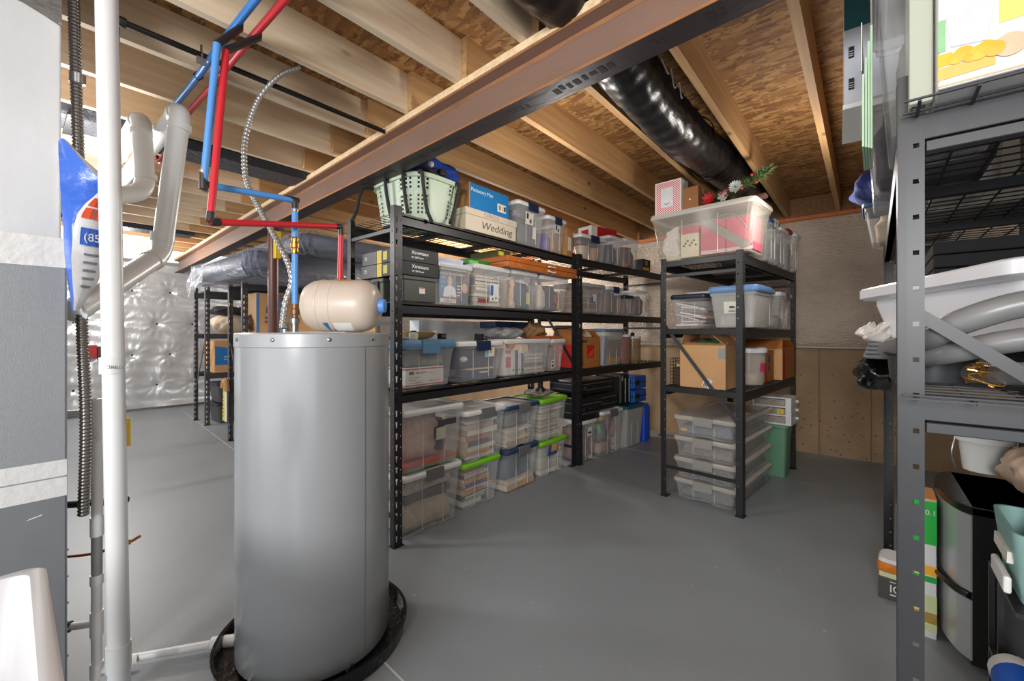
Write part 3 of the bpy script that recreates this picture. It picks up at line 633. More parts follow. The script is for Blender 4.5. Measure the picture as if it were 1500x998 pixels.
def shelf_unit(name, label, F, L, D, H, levels, keyed=True, m=None, group=None, ends=True, braces_z=(), brace_end=None, cell=.06, cross=.10, overhang=0, wire_m=None, beam_h=.082, mids=2, end_rail=None, diag=None, diag_m=None):
    m = m or M_black
    t = thing(name, label, 'shelving', F.at(0, 0, 0), F.deg, group)
    la, lb = .062, .048; pitch = .0762 if keyed else .0873
    fa = [(0, .034, .017, .042, .5), (.034, la, .006, .008, 1)] if keyed else [(0, .036, 0, 0, 1), (.036, la, .011, .011, 1)]
    fb = [(0, lb, .008, .010, 1)] if keyed else [(0, lb*.36, 0, 0, 1), (lb*.36, lb, .0115, .0115, 1)]
    for ix in (0, 1):
        for iy in (0, 1):
            x = ix*L; y = iy*D; sx = 1-2*ix; sy = 1-2*iy
            b = MB()
            strip(b, (x, y, 0), (sx, 0, 0), la, H, fa, pitch)
            strip(b, (x, y, 0), (0, sy, 0), lb, H, fb, pitch)
            b.build('post', m, t, merge=True, solid=.0025, fix=False)
            b = MB(); b.box((min(x-.008*sx, x+(la+.012)*sx), min(y-.008*sy, y+(lb+.008)*sy), 0), (max(x-.008*sx, x+(la+.012)*sx), max(y-.008*sy, y+(lb+.008)*sy), .005)); b.build('foot_plate', M_black, t)
    for z in levels:
        for iy in (0, 1):
            y = iy*D; sy = 1-2*iy; b = MB()
            y0, y1 = sorted((y+.003*sy, y+.030*sy))
            b.box((.004, y0, z-beam_h), (L-.004, y1, z-.004))
            yl0, yl1 = sorted((y+.003*sy, y+.042*sy)); b.box((.06, yl0, z-.030), (L-.06, yl1, z-.016)); b.box((.06, yl0, z-beam_h), (L-.06, yl1, z-beam_h+.004))
            b.build('beam', m, t, bevel=.002, seg=1)
        # decking of welded wire
        b = MB(); wr = .0021 if not wire_m else .003; n = int((D-.05)/cell)
        y0d, y1d = .034, D-.034
        for k in range(n+1):
            y = y0d+(y1d-y0d)*k/n; b.box((.03, y-wr, z-.010), (L-.03+overhang, y+wr, z-.006))
        n = int((L+overhang)/cross)
        for k in range(n+1):
            x = .03+(L-.06+overhang)*k/n; b.box((x-wr, .008, z-.006), (x+wr, D-.008, z-.002))
        b.build('wire_deck', wire_m or m, t)
        for k in range(mids):
            x = L*(k+1)/(mids+1); b = MB(); b.box((x-.018, .03, z-.045), (x+.018, D-.03, z-.012)); b.build('cross_support', m, t)
    for ix in (0, 1):
        x = ix*L; sx = 1-2*ix
        if end_rail:
            for z in levels:
                b = MB(); x0, x1 = sorted((x+.002*sx, x+.03*sx)); b.box((x0, .004, z-end_rail), (x1, D-.004, z-.004)); b.box((x0-.004, .05, z-end_rail-.03), (x1, D-.05, z-end_rail-.004)) if end_rail > .05 else None
                b.build('end_rail', m, t, bevel=.002, seg=1)
        for z in braces_z:
            b = MB(); x0, x1 = sorted((x+.004*sx, x+.024*sx)); b.box((x0, .006, z-.012), (x1, D-.006, z+.012)); b.build('end_brace', m, t)
        if diag and (brace_end is None or brace_end == ix):
            z0, z1 = diag; p = Vector((x+.016*sx, .02, z0)); q = Vector((x+.016*sx, D-.02, z1)); dd = (q-p).normalized(); nn = Vector((0, -dd.z, dd.y))*.014; ee = Vector((.004, 0, 0))
            b = MB(); c = [p-nn, q-nn, q+nn, p+nn]
            b.add([tuple(v-ee) for v in c]+[tuple(v+ee) for v in c], [(0, 1, 2, 3), (4, 5, 6, 7), (0, 1, 5, 4), (1, 2, 6, 5), (2, 3, 7, 6), (3, 0, 4, 7)])
            b.build('diagonal_brace', diag_m or m, t)
    return t

M_latch = mat('grey_latch', (104, 104, 106), .4); M_navy = mat('navy_plastic', (24, 40, 74), .35)
LID = {'white': mat('lid_white', (226, 226, 224), .35, var=(6, .06)), 'navy': mat('lid_navy', (36, 62, 92), .35, var=(6, .1)), 'green': mat('lid_green', (124, 198, 34), .38, var=(6, .06)),
       'blue': mat('lid_blue', (92, 134, 168), .38, var=(6, .06)), 'teal': mat('lid_teal', (24, 92, 102), .4, var=(6, .1)), 'clear': clear('lid_clear', (232, 233, 234), .6, .25),
       'dark': mat('lid_dark', (28, 34, 50), .4), 'sky': mat('lid_sky', (92, 130, 178), .38), 'grey': mat('lid_grey', (176, 176, 174), .4, var=(6, .08)), 'deep': mat('lid_deep_blue', (28, 60, 100), .4), 'lav': clear('lid_cloud', (212, 206, 196), .58, .3)}

def bin_(label, F, x, y, z, w, d, h, lid='white', latch=None, wavy=False, body=None, turn=0, group=None, taper=.03, lidh=.03, ends=False, name='storage_bin', recess=True, cat='bin', r=.03):
    """open-topped tapered plastic tub with a lid and clips; x,y = front-left corner on the frame"""
    t = put(thing(name, label, cat, group=group), F, x, y, z, turn)
    body = body or M_clear
    hb = h-lidh; rings = []
    zs = [0, .008, hb*.33, hb*.66, hb-.03, hb-.03, hb]
    for i, zz in enumerate(zs):
        k = taper*(1-zz/hb); g = .006 if i >= 5 else 0
        if i == 0: k += .008
        ring = rrect(k+.012-g, w-k-.012+g, k+.012-g, d-k-.012+g, r, zz, 4)
        if wavy:
            out = []
            for a, q in zip(ring, ring[1:]+ring[:1]):
                out.append(a)
                if abs(a[1]-q[1]) < 1e-6 and abs(a[0]-q[0]) > .05:
                    s = 1 if a[1] < d/2 else -1
                    dep = .02*s if i < 4 else .004*s
                    for u in (.33, .38, .62, .67): out.append((a[0]+(q[0]-a[0])*u, a[1]+(dep if .35 < u < .65 else 0), a[2]+(.0 if i else .022*(1 if .35 < u < .65 else 0))))
            ring = out
        rings.append(ring)
    b = MB(); b.rings(rings, 0, True, False); b.build('tub', body, t, smooth=True, angle=35)
    # thin moulded ribs catch the light on the corners
    if w > .2:
        for xx in (w*.33, w*.67):
            b = MB(); b.box((xx-.0015, taper*.5+.008, .03), (xx+.0015, taper*.5+.012, hb-.04)); b.build('moulded_rib', clear('rib_plastic', (236, 236, 234), .55), t)
    lm = LID[lid]; b = MB()
    b.rings([rrect(.0, w, .0, d, r+.008, hb-.008), rrect(-.004, w+.004, -.004, d+.004, r+.01, hb), rrect(-.004, w+.004, -.004, d+.004, r+.01, hb+lidh*.55), rrect(.004, w-.004, .004, d-.004, r+.005, hb+lidh),
             rrect(.03, w-.03, .03, d-.03, r, hb+lidh), rrect(.036, w-.036, .036, d-.036, r, hb+lidh-(.008 if recess else -.006))], 0, False, True)
    b.build('lid', lm, t, smooth=True, angle=30)
    if latch:
        lw = min(.16, w*.34); lmat = {'grey': M_latch, 'navy': M_navy, 'clear': M_clear, 'lid': lm, 'cloud': clear('latch_cloud', (172, 168, 162), .62, .3)}[latch]
        b = MB(); b.box((w/2-lw/2, -.014, hb-.045), (w/2+lw/2, -.003, hb+lidh*.6)); b.box((w/2-lw/2, -.012, hb+lidh*.55), (w/2+lw/2, .012, hb+lidh+.003)); b.build('latch', lmat, t, bevel=.003)
        b = MB(); b.box((w/2-lw/2, d+.003, hb-.045), (w/2+lw/2, d+.014, hb+lidh*.6)); b.build('latch', lmat, t, bevel=.003)
    if ends:
        for xx in (-.012, w+.002):
            b = MB(); b.box((xx, d/2-.06, hb-.04), (xx+.01, d/2+.06, hb+lidh*.6)); b.build('handle', lm, t, bevel=.003)
    t['w'] = w; t['d'] = d; t['h'] = hb; t['tp'] = taper
    return t

def on_front(t, name, x0, x1, z0, z1, m, y=None, dpt=.0012):
    """thin sticker or print on the front face of a tub or box (follows the slope of a tub)"""
    if 'tp' in t:
        f = lambda z: .0105+t['tp']*(1-z/t['h'])
    else: f = lambda z: 0
    b = MB(); e = -.0025 if y is None else y
    y0 = f(z0)+e; y1 = f(z1)+e
    b.add([(x0, y0, z0), (x1, y0, z0), (x1, y1, z1), (x0, y1, z1), (x0, y0+dpt, z0), (x1, y0+dpt, z0), (x1, y1+dpt, z1), (x0, y1+dpt, z1)],
          [(0, 1, 2, 3), (7, 6, 5, 4), (4, 5, 1, 0), (5, 6, 2, 1), (6, 7, 3, 2), (7, 4, 0, 3)])
    return b.build(name, m, t, fix=False)

def carton(label, F, x, y, z, w, d, h, m=None, turn=0, flaps=False, tape=True, group=None, name='cardboard_box', cat='box'):
    m = m or M_card
    t = put(thing(name, label, cat, group=group), F, x, y, z, turn); th = .004; b = MB()
    if flaps:
        b.box((0, 0, 0), (w, th, h)); b.box((0, d-th, 0), (w, d, h)); b.box((0, th, 0), (th, d-th, h)); b.box((w-th, th, 0), (w, d-th, h)); b.box((th, th, 0), (w-th, d-th, th))
        b.build('box_body', m, t, bevel=.001, seg=1)
        for (p, ax_, l, ln) in (((0, 0, h), 'F', w, d*.45), ((0, d, h), 'B', w, d*.45), ((0, 0, h), 'L', d, w*.4), ((w, 0, h), 'Rr', d, w*.4)):
            b = MB()
            if ax_ == 'F': q = [(0, 0, h), (w, 0, h), (w-.01, .03, h+ln*.55), (.01, .03, h+ln*.55)] if False else [(0, .002, h), (w, .002, h), (w-.01, d*.33, h+.03), (.01, d*.33, h+.03)]
            elif ax_ == 'B': q = [(0, d, h), (w, d, h), (w-.01, d-.04, h+ln*.8), (.01, d-.04, h+ln*.8)]
            elif ax_ == 'L': q = [(0, 0, h), (0, d, h), (.10*w, d-.01, h+.10), (.10*w, .01, h+.10)]
            else: q = [(w, 0, h), (w, d, h), (w-.28*w, d-.01, h+.085), (w-.28*w, .01, h+.085)]
            b.add(q, [(0, 1, 2, 3)]); b.build('flap', m, t, solid=.004)
    else:
        b.box((0, 0, 0), (w, d, h)); b.build('box_body', m, t, bevel=.003, seg=2)
        b = MB(); b.box((.002, d/2-.001, h), (w-.002, d/2+.001, h+.0008)); b.build('lid_seam', M_dark, t)
        if tape: b = MB(); b.box((-.0008, d/2-.025, h-.05), (w+.0008, d/2+.025, h+.001)); b.build('packing_tape', mat('packing_tape', (196, 160, 110), .25), t)
    return t

# ---- things kept inside the tubs
def book(label, group, F, x, y, z, w, d, h, rgb, turn=0):
    b = MB(); e = min(.003, h*.2); spine = random.random() < .45
    b.box((0, 0, 0), (w, d, e), 0); b.box((0, 0, h-e), (w, d, h), 0)
    if spine: b.box((0, 0, e), (w, e, h-e), 0); b.box((.003, e, e), (w-.003, d-.004, h-e), 1)
    else: b.box((0, 0, e), (e, d, h-e), 0); b.box((e, .004, e), (w-.004, d-.004, h-e), 1)
    o = b.build('book', [colr(rgb, .5), colr(random.choice(((212, 204, 188), (196, 184, 164), (222, 216, 206))), .7)]); tag(o, label, 'book', group); return put(o, F, x, y, z, turn)
BK = [(196, 188, 170), (120, 60, 58), (88, 96, 110), (210, 200, 186), (60, 70, 96), (168, 148, 118), (216, 214, 208), (146, 84, 66), (92, 110, 96), (184, 150, 140)]
def books(where, F, t, n=6, z0=.012, frac=.95, pal=None, side=.05, gap=.012, jit=4, top=None):
    """a stack of books lying flat just behind the front wall of tub t"""
    w, d, h, tp = t['w'], t['d'], t['h'], t['tp']; ox, oy, oz = t['org']; pal = pal or BK
    z = z0; H = (h-.05)*frac if top is None else top; th = H/n
    ws = [random.uniform(.5, 1.5) for _ in range(n)]; sw = sum(ws)
    for k in range(n):
        q = H*ws[k]/sw*.96; th = H*ws[k]/sw; ins = tp*(1-z/h)+.02
        ww = (w-2*ins-.03)*random.uniform(.72, 1.0); dd = min(.30, d-2*ins-.03)
        book('books and papers stacked flat inside '+where, 'books in '+where, F, ox+ins+.012+random.uniform(0, .03), oy+ins+gap+random.uniform(0, .02), oz+z, ww-.03, dd-.02, q, random.choice(pal), random.uniform(-2, 2))
        z += th
def sheaf(where, F, t, n=8, pal=((222, 216, 204), (208, 200, 190), (196, 186, 170)), z0=.012, top=None, gap=.012, word='papers'):
    """loose paper pile: ragged thin sheets in one bundle"""
    w, d, h, tp = t['w'], t['d'], t['h'], t['tp']; ox, oy, oz = t['org']
    H = top or (h-.06); b = MB(); ms = [colr(c, .7) for c in pal]; z = z0
    while z < z0+H:
        q = random.uniform(.006, .02); ins = tp*(1-z/h)+.022
        a = R(random.uniform(-2.5, 2.5)); M = Matrix.Translation((ins+.015, ins+gap, z)) @ Matrix.Rotation(a, 4, 'Z')
        b.box((0, 0, 0), ((w-2*ins-.045)*random.uniform(.85, 1), min(.3, d-2*ins-.05), q-.0015), random.randrange(len(ms)), M); z += q
    o = b.build('paper_bundle', ms); tag(o, word+' piled inside '+where, 'papers'); return put(o, F, ox, oy, oz)
def lump(label, F, t, rgb, z0=.012, top=None, x0=0, x1=1, name='folded_cloth', cat='cloth', gap=.012, rough=.85, amp=.018, seed=1, m=None, grp=None, word=None):
    """soft bundle filling part of the tub"""
    w, d, h, tp = t['w'], t['d'], t['h'], t['tp']; ox, oy, oz = t['org']; H = top or h*.7
    ins = tp+.028; xa = ins+(w-2*ins)*x0; xb = ins+(w-2*ins)*x1; ya = ins+gap; yb = d-ins-.01; rs = []
    rnd = random.Random(seed); ph = [rnd.uniform(0, 6) for _ in range(6)]
    for k in range(8):
        v = k/7; zz = z0+H*v; sh = .0 if 0 < k < 6 else .018
        ring = rrect(xa+sh, xb-sh, ya+sh, yb-sh, .03, zz, 5)
        rs.append([(px+amp*.5*math.sin(px*37+zz*31+ph[0])*(1 if ya+.03 > py else .3), py+amp*.45*(1+math.sin(px*43+zz*53+ph[1])) if py < (ya+yb)/2 else py, pz+(amp*math.sin(px*29+ph[2]+py*17) if k > 4 else 0)) for px, py, pz in ring])
    b = MB(); b.rings(rs); o = b.build(name, m or mat('cloth_%d_%d_%d' % rgb, rgb, rough, var=(30, .22), bump=(45, .3)), smooth=True, angle=80)
    tag(o, label, cat, grp); return put(o, F, ox, oy, oz)
def inside(F, t, x, y, z): t['org'] = (x, y, z); return t
def ball(label, F, x, y, z, r, rgb, name='ball', cat='ball', sq=1.0):
    b = MB(); b.lathe([(r*math.sin(PI*k/12)+.0003, -r*sq*math.cos(PI*k/12)) for k in range(13)], 20); o = b.build(name, colr(rgb, .5), smooth=True, angle=180); tag(o, label, cat)
    o.location = F.at(x, y, z+r*sq); return o
def sheet_cloth(name, label, cat, pts_fn, nx, ny, m, thick=.006, group=None):
    b = MB(); b.grid(nx, ny, pts_fn); o = b.build(name, m, smooth=True, solid=thick, angle=180); return tag(o, label, cat, group)
def bundle(name, label, cat, F, x, y, z, w, d, h, rgb, seed=1, amp=.03, m=None, rough=.8, turn=0, rr=.35):
    """crumpled soft object such as a jacket, blanket or bag"""
    rnd = random.Random(seed); ph = [rnd.uniform(0, 6.3) for _ in range(8)]; b = MB(); nu, nv = 36, 16
    def f(i, j):
        a = 2*PI*i/nu; v = j/nv; c = math.sin(PI*(v*.92+.04))**rr
        px = math.copysign(abs(math.cos(a))**.6, math.cos(a)); py = math.copysign(abs(math.sin(a))**.6, math.sin(a))
        k = 1+amp/min(w, d)*1.6*math.sin(3*a+5*v+ph[0])+amp/min(w, d)*math.sin(7*a-9*v+ph[1])+amp/min(w, d)*.6*math.sin(13*a+ph[2]+7*v)
        return (w/2+px*w/2*c*k*.95, d/2+py*d/2*c*k*.95, max(0, h*v+(amp*math.sin(5*a+ph[3])*.6 if v > .6 else 0)))
    rs = [[f(i, j) for i in range(nu)] for j in range(nv+1)]
    b.rings(rs); o = b.build(name, m or mat('soft_%d_%d_%d' % rgb, rgb, rough, var=(12, .2), bump=(35, .3)), smooth=True, angle=180); tag(o, label, cat); return put(o, F, x, y, z, turn)
# ================================================================ long shelving: near unit (A) and the unit after it (B)
FA = Fr(-2.40, 1.66, 90); FB = Fr(-2.37, 3.97, 84)
LV = (2.25, 1.65, 1.04)
shelf_unit('shelving_unit', 'black wire-deck shelving unit beside the water heater, nearest of the long row', FA, 2.29, .60, 2.29, LV, braces_z=(2.13, 1.50, .95, .2), diag=(1.1, 1.95), brace_end=1, mids=3)
shelf_unit('shelving_unit', 'black shelving unit at the far end of the long row, beyond the wooden case', FB, 1.96, .60, 2.29, LV, braces_z=(2.13, 1.5), mids=2)
GW = 'clear floor bins with coloured lids'
# --- floor row, near unit
A0 = 'the lower white-lidded tub by the front post'
t = inside(FA, bin_('clear wavy tub with white lid and grey clip, lower one by the front post', FA, .068, .005, 0, .565, .44, .445, 'white', 'grey', True), .068, .005, 0)
lump('tan and white linens pressed inside '+A0, FA, t, (196, 180, 158), 0.012, .20, name='linen_bundle', seed=3)
lump('dark grey folded blanket inside '+A0, FA, t, (88, 84, 86), .215, .06, seed=4, amp=.008, name='folded_blanket')
lump('cream cushions on top inside '+A0, FA, t, (206, 194, 172), .28, .11, seed=5, name='cushion', cat='cushion')
A1 = 'the upper white-lidded tub by the front post'
t = inside(FA, bin_('clear wavy tub with white lid, upper one by the front post', FA, .067, .0, .445, .58, .44, .45, 'white', None, True), .067, .0, .445)
lump('pink-beige plastic-wrapped clothing inside '+A1, FA, t, (206, 168, 152), .08, .30, x1=.74, seed=6, name='wrapped_clothing', rough=.35)
lump('black zip pouch inside '+A1, FA, t, (52, 50, 54), .10, .24, x0=.58, x1=.86, seed=7, name='pouch', cat='pouch', gap=.006, amp=.008)
book('flat green folder under the clothing in '+A1, None, FA, .085, .045, .46, .5, .3, .022, (122, 140, 106)); book('flat red folder under the clothing in '+A1, None, FA, .09, .045, .483, .5, .3, .024, (198, 96, 84))
on_front(t, 'hang_label', .31, .40, .20, .29, colr((196, 188, 172), .4)); on_front(t, 'zip_print', .32, .50, .30, .345, colr((70, 70, 76), .4))
for q in range(2):
    pass
A2 = 'the green-lidded tub under the white-lidded one'
t = inside(FA, bin_('clear tub with green lid, under the second white-lidded tub', FA, .66, .03, 0, .46, .42, .385, 'green', None, True), .66, .03, 0)
books(A2, FA, t, 9, pal=[(196, 120, 120), (62, 84, 120), (220, 214, 206), (206, 150, 90), (60, 62, 70)])
A3 = 'the second white-lidded tub'
t = inside(FA, bin_('clear tub with white lid and grey clip, second along the floor row', FA, .66, .0, .385, .50, .44, .425, 'white', 'grey', True), .66, .0, .385)
lump('tall tan folder leaning inside '+A3, FA, t, (206, 178, 140), .012, .33, x1=.22, seed=8, name='folder', amp=.004)
books(A3, FA, t, 8, z0=.02, top=.31, pal=[(196, 176, 160), (120, 80, 96), (218, 214, 208), (88, 92, 100), (190, 130, 96)])
A4 = 'the lower navy-lidded tub'
t = inside(FA, bin_('clear tub with navy lid, lower of the navy pair', FA, 1.16, .01, 0, .49, .44, .39, 'navy', 'grey', True), 1.16, .01, 0)
book('thick tan album at the bottom of '+A4, None, FA, 1.21, .05, .014, .40, .3, .05, (200, 160, 120)); book('thinner cream album second from the bottom of '+A4, None, FA, 1.22, .05, .066, .38, .3, .03, (214, 200, 180))
lump('blue-grey denim roll inside '+A4, FA, t, (92, 108, 126), .10, .19, x1=.52, seed=9, name='denim_roll'); lump('dark blue cloth strip inside '+A4, FA, t, (70, 86, 106), .10, .20, x0=.55, seed=10)
A5 = 'the upper navy-lidded tub'
t = inside(FA, bin_('clear tub with navy lid, upper of the navy pair', FA, 1.15, .0, .39, .50, .44, .395, 'navy', 'grey', True), 1.15, .0, .39)
books(A5, FA, t, 8, top=.17, pal=[(214, 196, 168), (200, 180, 150), (186, 150, 120), (222, 216, 206)]); lump('grey and white toys heaped inside '+A5, FA, t, (138, 138, 140), .19, .12, seed=11, name='toy_heap', cat='toys')
A6 = 'the lower green-lidded tub by the middle post'
t = inside(FA, bin_('clear tub with green lid, lower of the green pair by the middle post', FA, 1.68, .01, 0, .47, .44, .36, 'green', None, True), 1.68, .01, 0)
sheaf(A6, FA, t); on_front(t, 'printed_label', .14, .30, .20, .31, colr((60, 84, 130), .5)); on_front(t, 'printed_label', .19, .29, .235, .32, colr((214, 170, 110), .5), y=-.0042)
A7 = 'the upper green-lidded tub by the middle post'
t = inside(FA, bin_('clear tub with green lid, upper of the green pair by the middle post', FA, 1.67, .0, .36, .48, .44, .42, 'green', None, True), 1.67, .0, .36)
sheaf(A7, FA, t, pal=((206, 196, 176), (190, 176, 152), (160, 140, 130), (214, 208, 196)))
bundle('toy_dump', 'heap of small grey and white toys on the upper green lid', 'toys', FA, 1.72, .06, .79, .30, .26, .06, (150, 140, 134), 21, .014)
t = put(thing('camera_tripod', 'small black tripod legs resting on the upper green lid', 'tripod'), FA, 1.80, .10, .80)
b = MB()
for k in range(3): a = k*2.1; b.tube([(0.06*math.cos(a), .05*math.sin(a), .05), (0, 0, .10)], .011, 8)
b.tube([(0, 0, .10), (0, 0, .145)], .018, 10); b.build('tripod_legs', M_dark, t, smooth=True)
# --- third shelf (waist height), near unit
z = 1.042
B1 = 'the blue-lidded tub on the waist shelf'
t = inside(FA, bin_('cloudy tub with blue lid holding a white mailing box, on the waist shelf', FA, .06, .005, z, .505, .42, .345, 'blue', 'lid', lidh=.055), .06, .005, z)
u = put(thing('mailing_box', 'white mailing box with red stripes inside the blue-lidded tub', 'box'), FA, .125, .05, z+.012)
b = MB(); b.box((0, 0, 0), (.345, .26, .135)); b.build('box_body', colr((236, 232, 228), .5), u, bevel=.002)
for z0, z1 in ((.006, .014), (.118, .128)):
    b = MB(); b.box((-.0008, -.0008, z0), (.3458, .2608, z1)); b.build('red_stripe', colr((196, 84, 90), .5), u)
M_txt = mat('print_dark', (70, 72, 84), .6)
text('PRIORITY', .022, M_txt, u, (.085, -.001, .088))
b = MB(); b.box((.03, -.0012, .085), (.07, 0, .108)); b.build('dark_emblem', M_txt, u)
for x0, x1, zz in ((.03, .13, .062), (.03, .09, .045), (.03, .14, .025), (.20, .32, .03), (.18, .24, .09)): b = MB(); b.box((x0, -.0012, zz), (x1, 0, zz+.005)); b.build('print_line', colr((186, 160, 162), .6), u)
lump('grey quilted liner filling the upper part of '+B1, FA, t, (150, 150, 152), .15, .11, name='grey_liner', seed=14, amp=.006)
B2 = 'the clear tub with navy clip on the waist shelf'
t = inside(FA, bin_('clear tub with navy clip packed with navy things, on the waist shelf', FA, .585, .0, z, .535, .43, .325, 'white', 'navy'), .585, .0, z)
lump('navy cloth filling '+B2, FA, t, (58, 64, 92), .10, .16, seed=15, amp=.012)
u = put(thing('navy_case', 'navy pencil case at the bottom right of the tub with navy clip', 'case'), FA, .76, .05, z+.012); b = MB(); b.box((0, 0, 0), (.27, .2, .075)); b.build('case_body', colr((66, 76, 108), .5), u, bevel=.01); b = MB(); b.box((.1, -.002, .05), (.2, .0, .06)); b.build('case_clasp', M_paper, u)
book('tan wooden board laid over the navy case', None, FA, .73, .045, z+.092, .31, .2, .014, (206, 164, 116), 0); ball('white ball among navy things in the tub with navy clip', FA, .70, .075, z+.155, .035, (226, 222, 214), sq=.7)
on_front(t, 'printed_sticker', .31, .42, .195, .275, M_paper); on_front(t, 'sticker_picture', .315, .345, .20, .27, colr((120, 190, 224), .5), y=-.0042); on_front(t, 'sticker_picture', .36, .39, .225, .26, colr((222, 150, 90), .5), y=-.0042)
u = put(thing('webcam', 'small black device sitting on the lid of the tub with navy clip', 'device'), FA, .86, .06, z+.327); b = MB(); b.box((0, 0, 0), (.065, .05, .06)); b.build('device_body', M_dark, u, bevel=.004)
for x in (-.03, .085): b = MB(); b.lathe([(.001, 0), (.016, .004), (.016, .02), (.001, .026)], 10, M=Matrix.Translation((x, .0, .0))); b.build('foot_knob', M_dark, u, smooth=True)
B3 = 'the wide clear tub of paperwork on the waist shelf'
t = inside(FA, bin_('wide clear tub with clear lid showing pink and white box files, on the waist shelf', FA, 1.14, .0, z, .70, .43, .335, 'clear', None), 1.14, .0, z)
x = 1.19
for rgb, ww, hh, nm, lb in (((214, 204, 198), .09, .24, 'box_file', 'cream box file with pink panel'), ((222, 220, 212), .055, .22, 'box_file', 'thin white box file'), ((92, 104, 126), .045, .22, 'box_file', 'slim slate-blue file'), ((216, 214, 208), .035, .20, 'box_file', 'narrow white file'), ((120, 134, 160), .04, .19, 'box_file', 'narrow grey-blue file')):
    u = put(thing(nm, lb+' in the wide tub of paperwork', 'file'), FA, x, .055, z+.012); b = MB(); b.box((0, 0, 0), (ww-.004, .26, hh)); b.build('file_case', colr(rgb, .5), u, bevel=.003)
    if 'pink' in lb:
        b = MB(); b.box((.008, -.001, .07), (ww-.014, .0, .165)); b.build('pink_panel', colr((206, 96, 112), .5), u)
        b = MB(); b.box((.002, -.001, .195), (ww-.008, .0, .225)); b.build('pink_panel', colr((198, 120, 120), .5), u)
    else:
        b = MB(); b.lathe([(.009, 0), (.009, .001)], 12, M=Matrix.Translation((ww/2, -.001, .04)) @ Matrix.Rotation(R(90), 4, 'X')); b.build('finger_hole', M_dark, u)
    x += ww
for k in range(6): book('letters and paper trays stacked inside '+B3, 'trays in the wide tub', FA, 1.47+.003*(k % 3), .06, z+.012+k*.031, .30, .27, .028, [(176, 160, 156), (210, 202, 196), (128, 132, 140), (198, 186, 176)][k % 4])
ball('orange ball at the back of the wide clear tub of paperwork', FA, 1.36, .14, z+.235, .045, (224, 140, 96))
B4 = 'narrow clear tub by the middle post on the waist shelf'
t = inside(FA, bin_('narrow clear tub with black and white tag by the middle post, waist shelf', FA, 1.86, .01, z, .27, .43, .33, 'clear', None), 1.86, .01, z)
lump('brown odds and ends inside the black-and-white tagged tub on the waist shelf', FA, t, (150, 128, 116), .012, .24, seed=17, name='odds_and_ends', cat='odds and ends'); on_front(t, 'tag', .03, .075, .03, .12, M_paper); on_front(t, 'tag_mark', .04, .065, .045, .07, M_dark, y=-.0042); on_front(t, 'tag_mark', .04, .065, .09, .105, M_dark, y=-.0042)
# things behind / on the lids of the waist shelf
u = put(thing('white_carton', 'large white carton standing at the back of the waist shelf', 'carton'), FA, .56, .46, z); b = MB(); b.box((0, 0, 0), (.95, .13, .50)); b.build('carton_body', colr((226, 228, 230), .5), u, bevel=.004); b = MB(); b.box((0, .064, .5), (.95, .066, .5008)); b.build('carton_seam', M_paper, u)
bundle('grey_pouch', 'flat grey plastic pouch lying on the wide clear tub', 'pouch', FA, 1.15, .05, z+.336, .36, .3, .10, (150, 150, 152), 31, .018, rough=.35)
u = put(thing('tool_case', 'slim navy case lying on the grey pouch under the shelf beam', 'case'), FA, 1.22, .2, z+.44); b = MB(); b.box((0, 0, 0), (.55, .2, .06)); b.build('case_shell', M_navy, u, bevel=.008); b = MB(); b.box((.2, -.01, .02), (.33, 0, .04)); b.build('case_handle', M_dark, u, bevel=.003)
bundle('paper_bag', 'crumpled brown paper bag on the tubs beside the middle post', 'bag', FA, 1.62, .08, z+.336, .30, .26, .15, (150, 112, 74), 33, .02)
u = put(thing('wooden_tray', 'dark orange wooden tray lying under the brown paper bag', 'tray'), FA, 1.56, .015, z+.332); b = MB(); b.box((0, 0, 0), (.5, .05, .004)); b.box((0, 0, 0), (.5, .004, .03)); b.box((0, .046, 0), (.5, .05, .03)); b.build('tray_body', colr((170, 92, 44), .4), u)
u = put(thing('wooden_bowl', 'amber wooden bowl on the blue lid on the waist shelf', 'bowl'), FA, .36, .2, z+.345); b = MB(); b.lathe([(.05, 0), (.10, .02), (.13, .055), (.125, .058), (.09, .026), (.01, .012)], 28); b.build('bowl_body', colr((206, 156, 92), .4), u, smooth=True)
u = put(thing('glass_jar', 'small pale jar lying on the blue lid beside the amber bowl', 'jar'), FA, .20, .06, z+.345); b = MB(); b.lathe([(.001, 0), (.03, .002), (.034, .02), (.034, .045), (.02, .055), (.001, .056)], 18); b.build('jar_body', colr((206, 206, 186), .2), u, smooth=True); b = MB(); b.lathe([(.022, .054), (.022, .064), (.001, .066)], 14); b.build('jar_lid', M_dark, u)
u = put(thing('black_clip', 'small dark box on the blue lid at its right end', 'box'), FA, .45, .05, z+.345); b = MB(); b.box((0, 0, 0), (.05, .05, .045)); b.build('box_body', M_dark, u, bevel=.004); b = MB(); b.box((.01, -.001, .02), (.04, 0, .03)); b.build('box_label', M_latch, u)
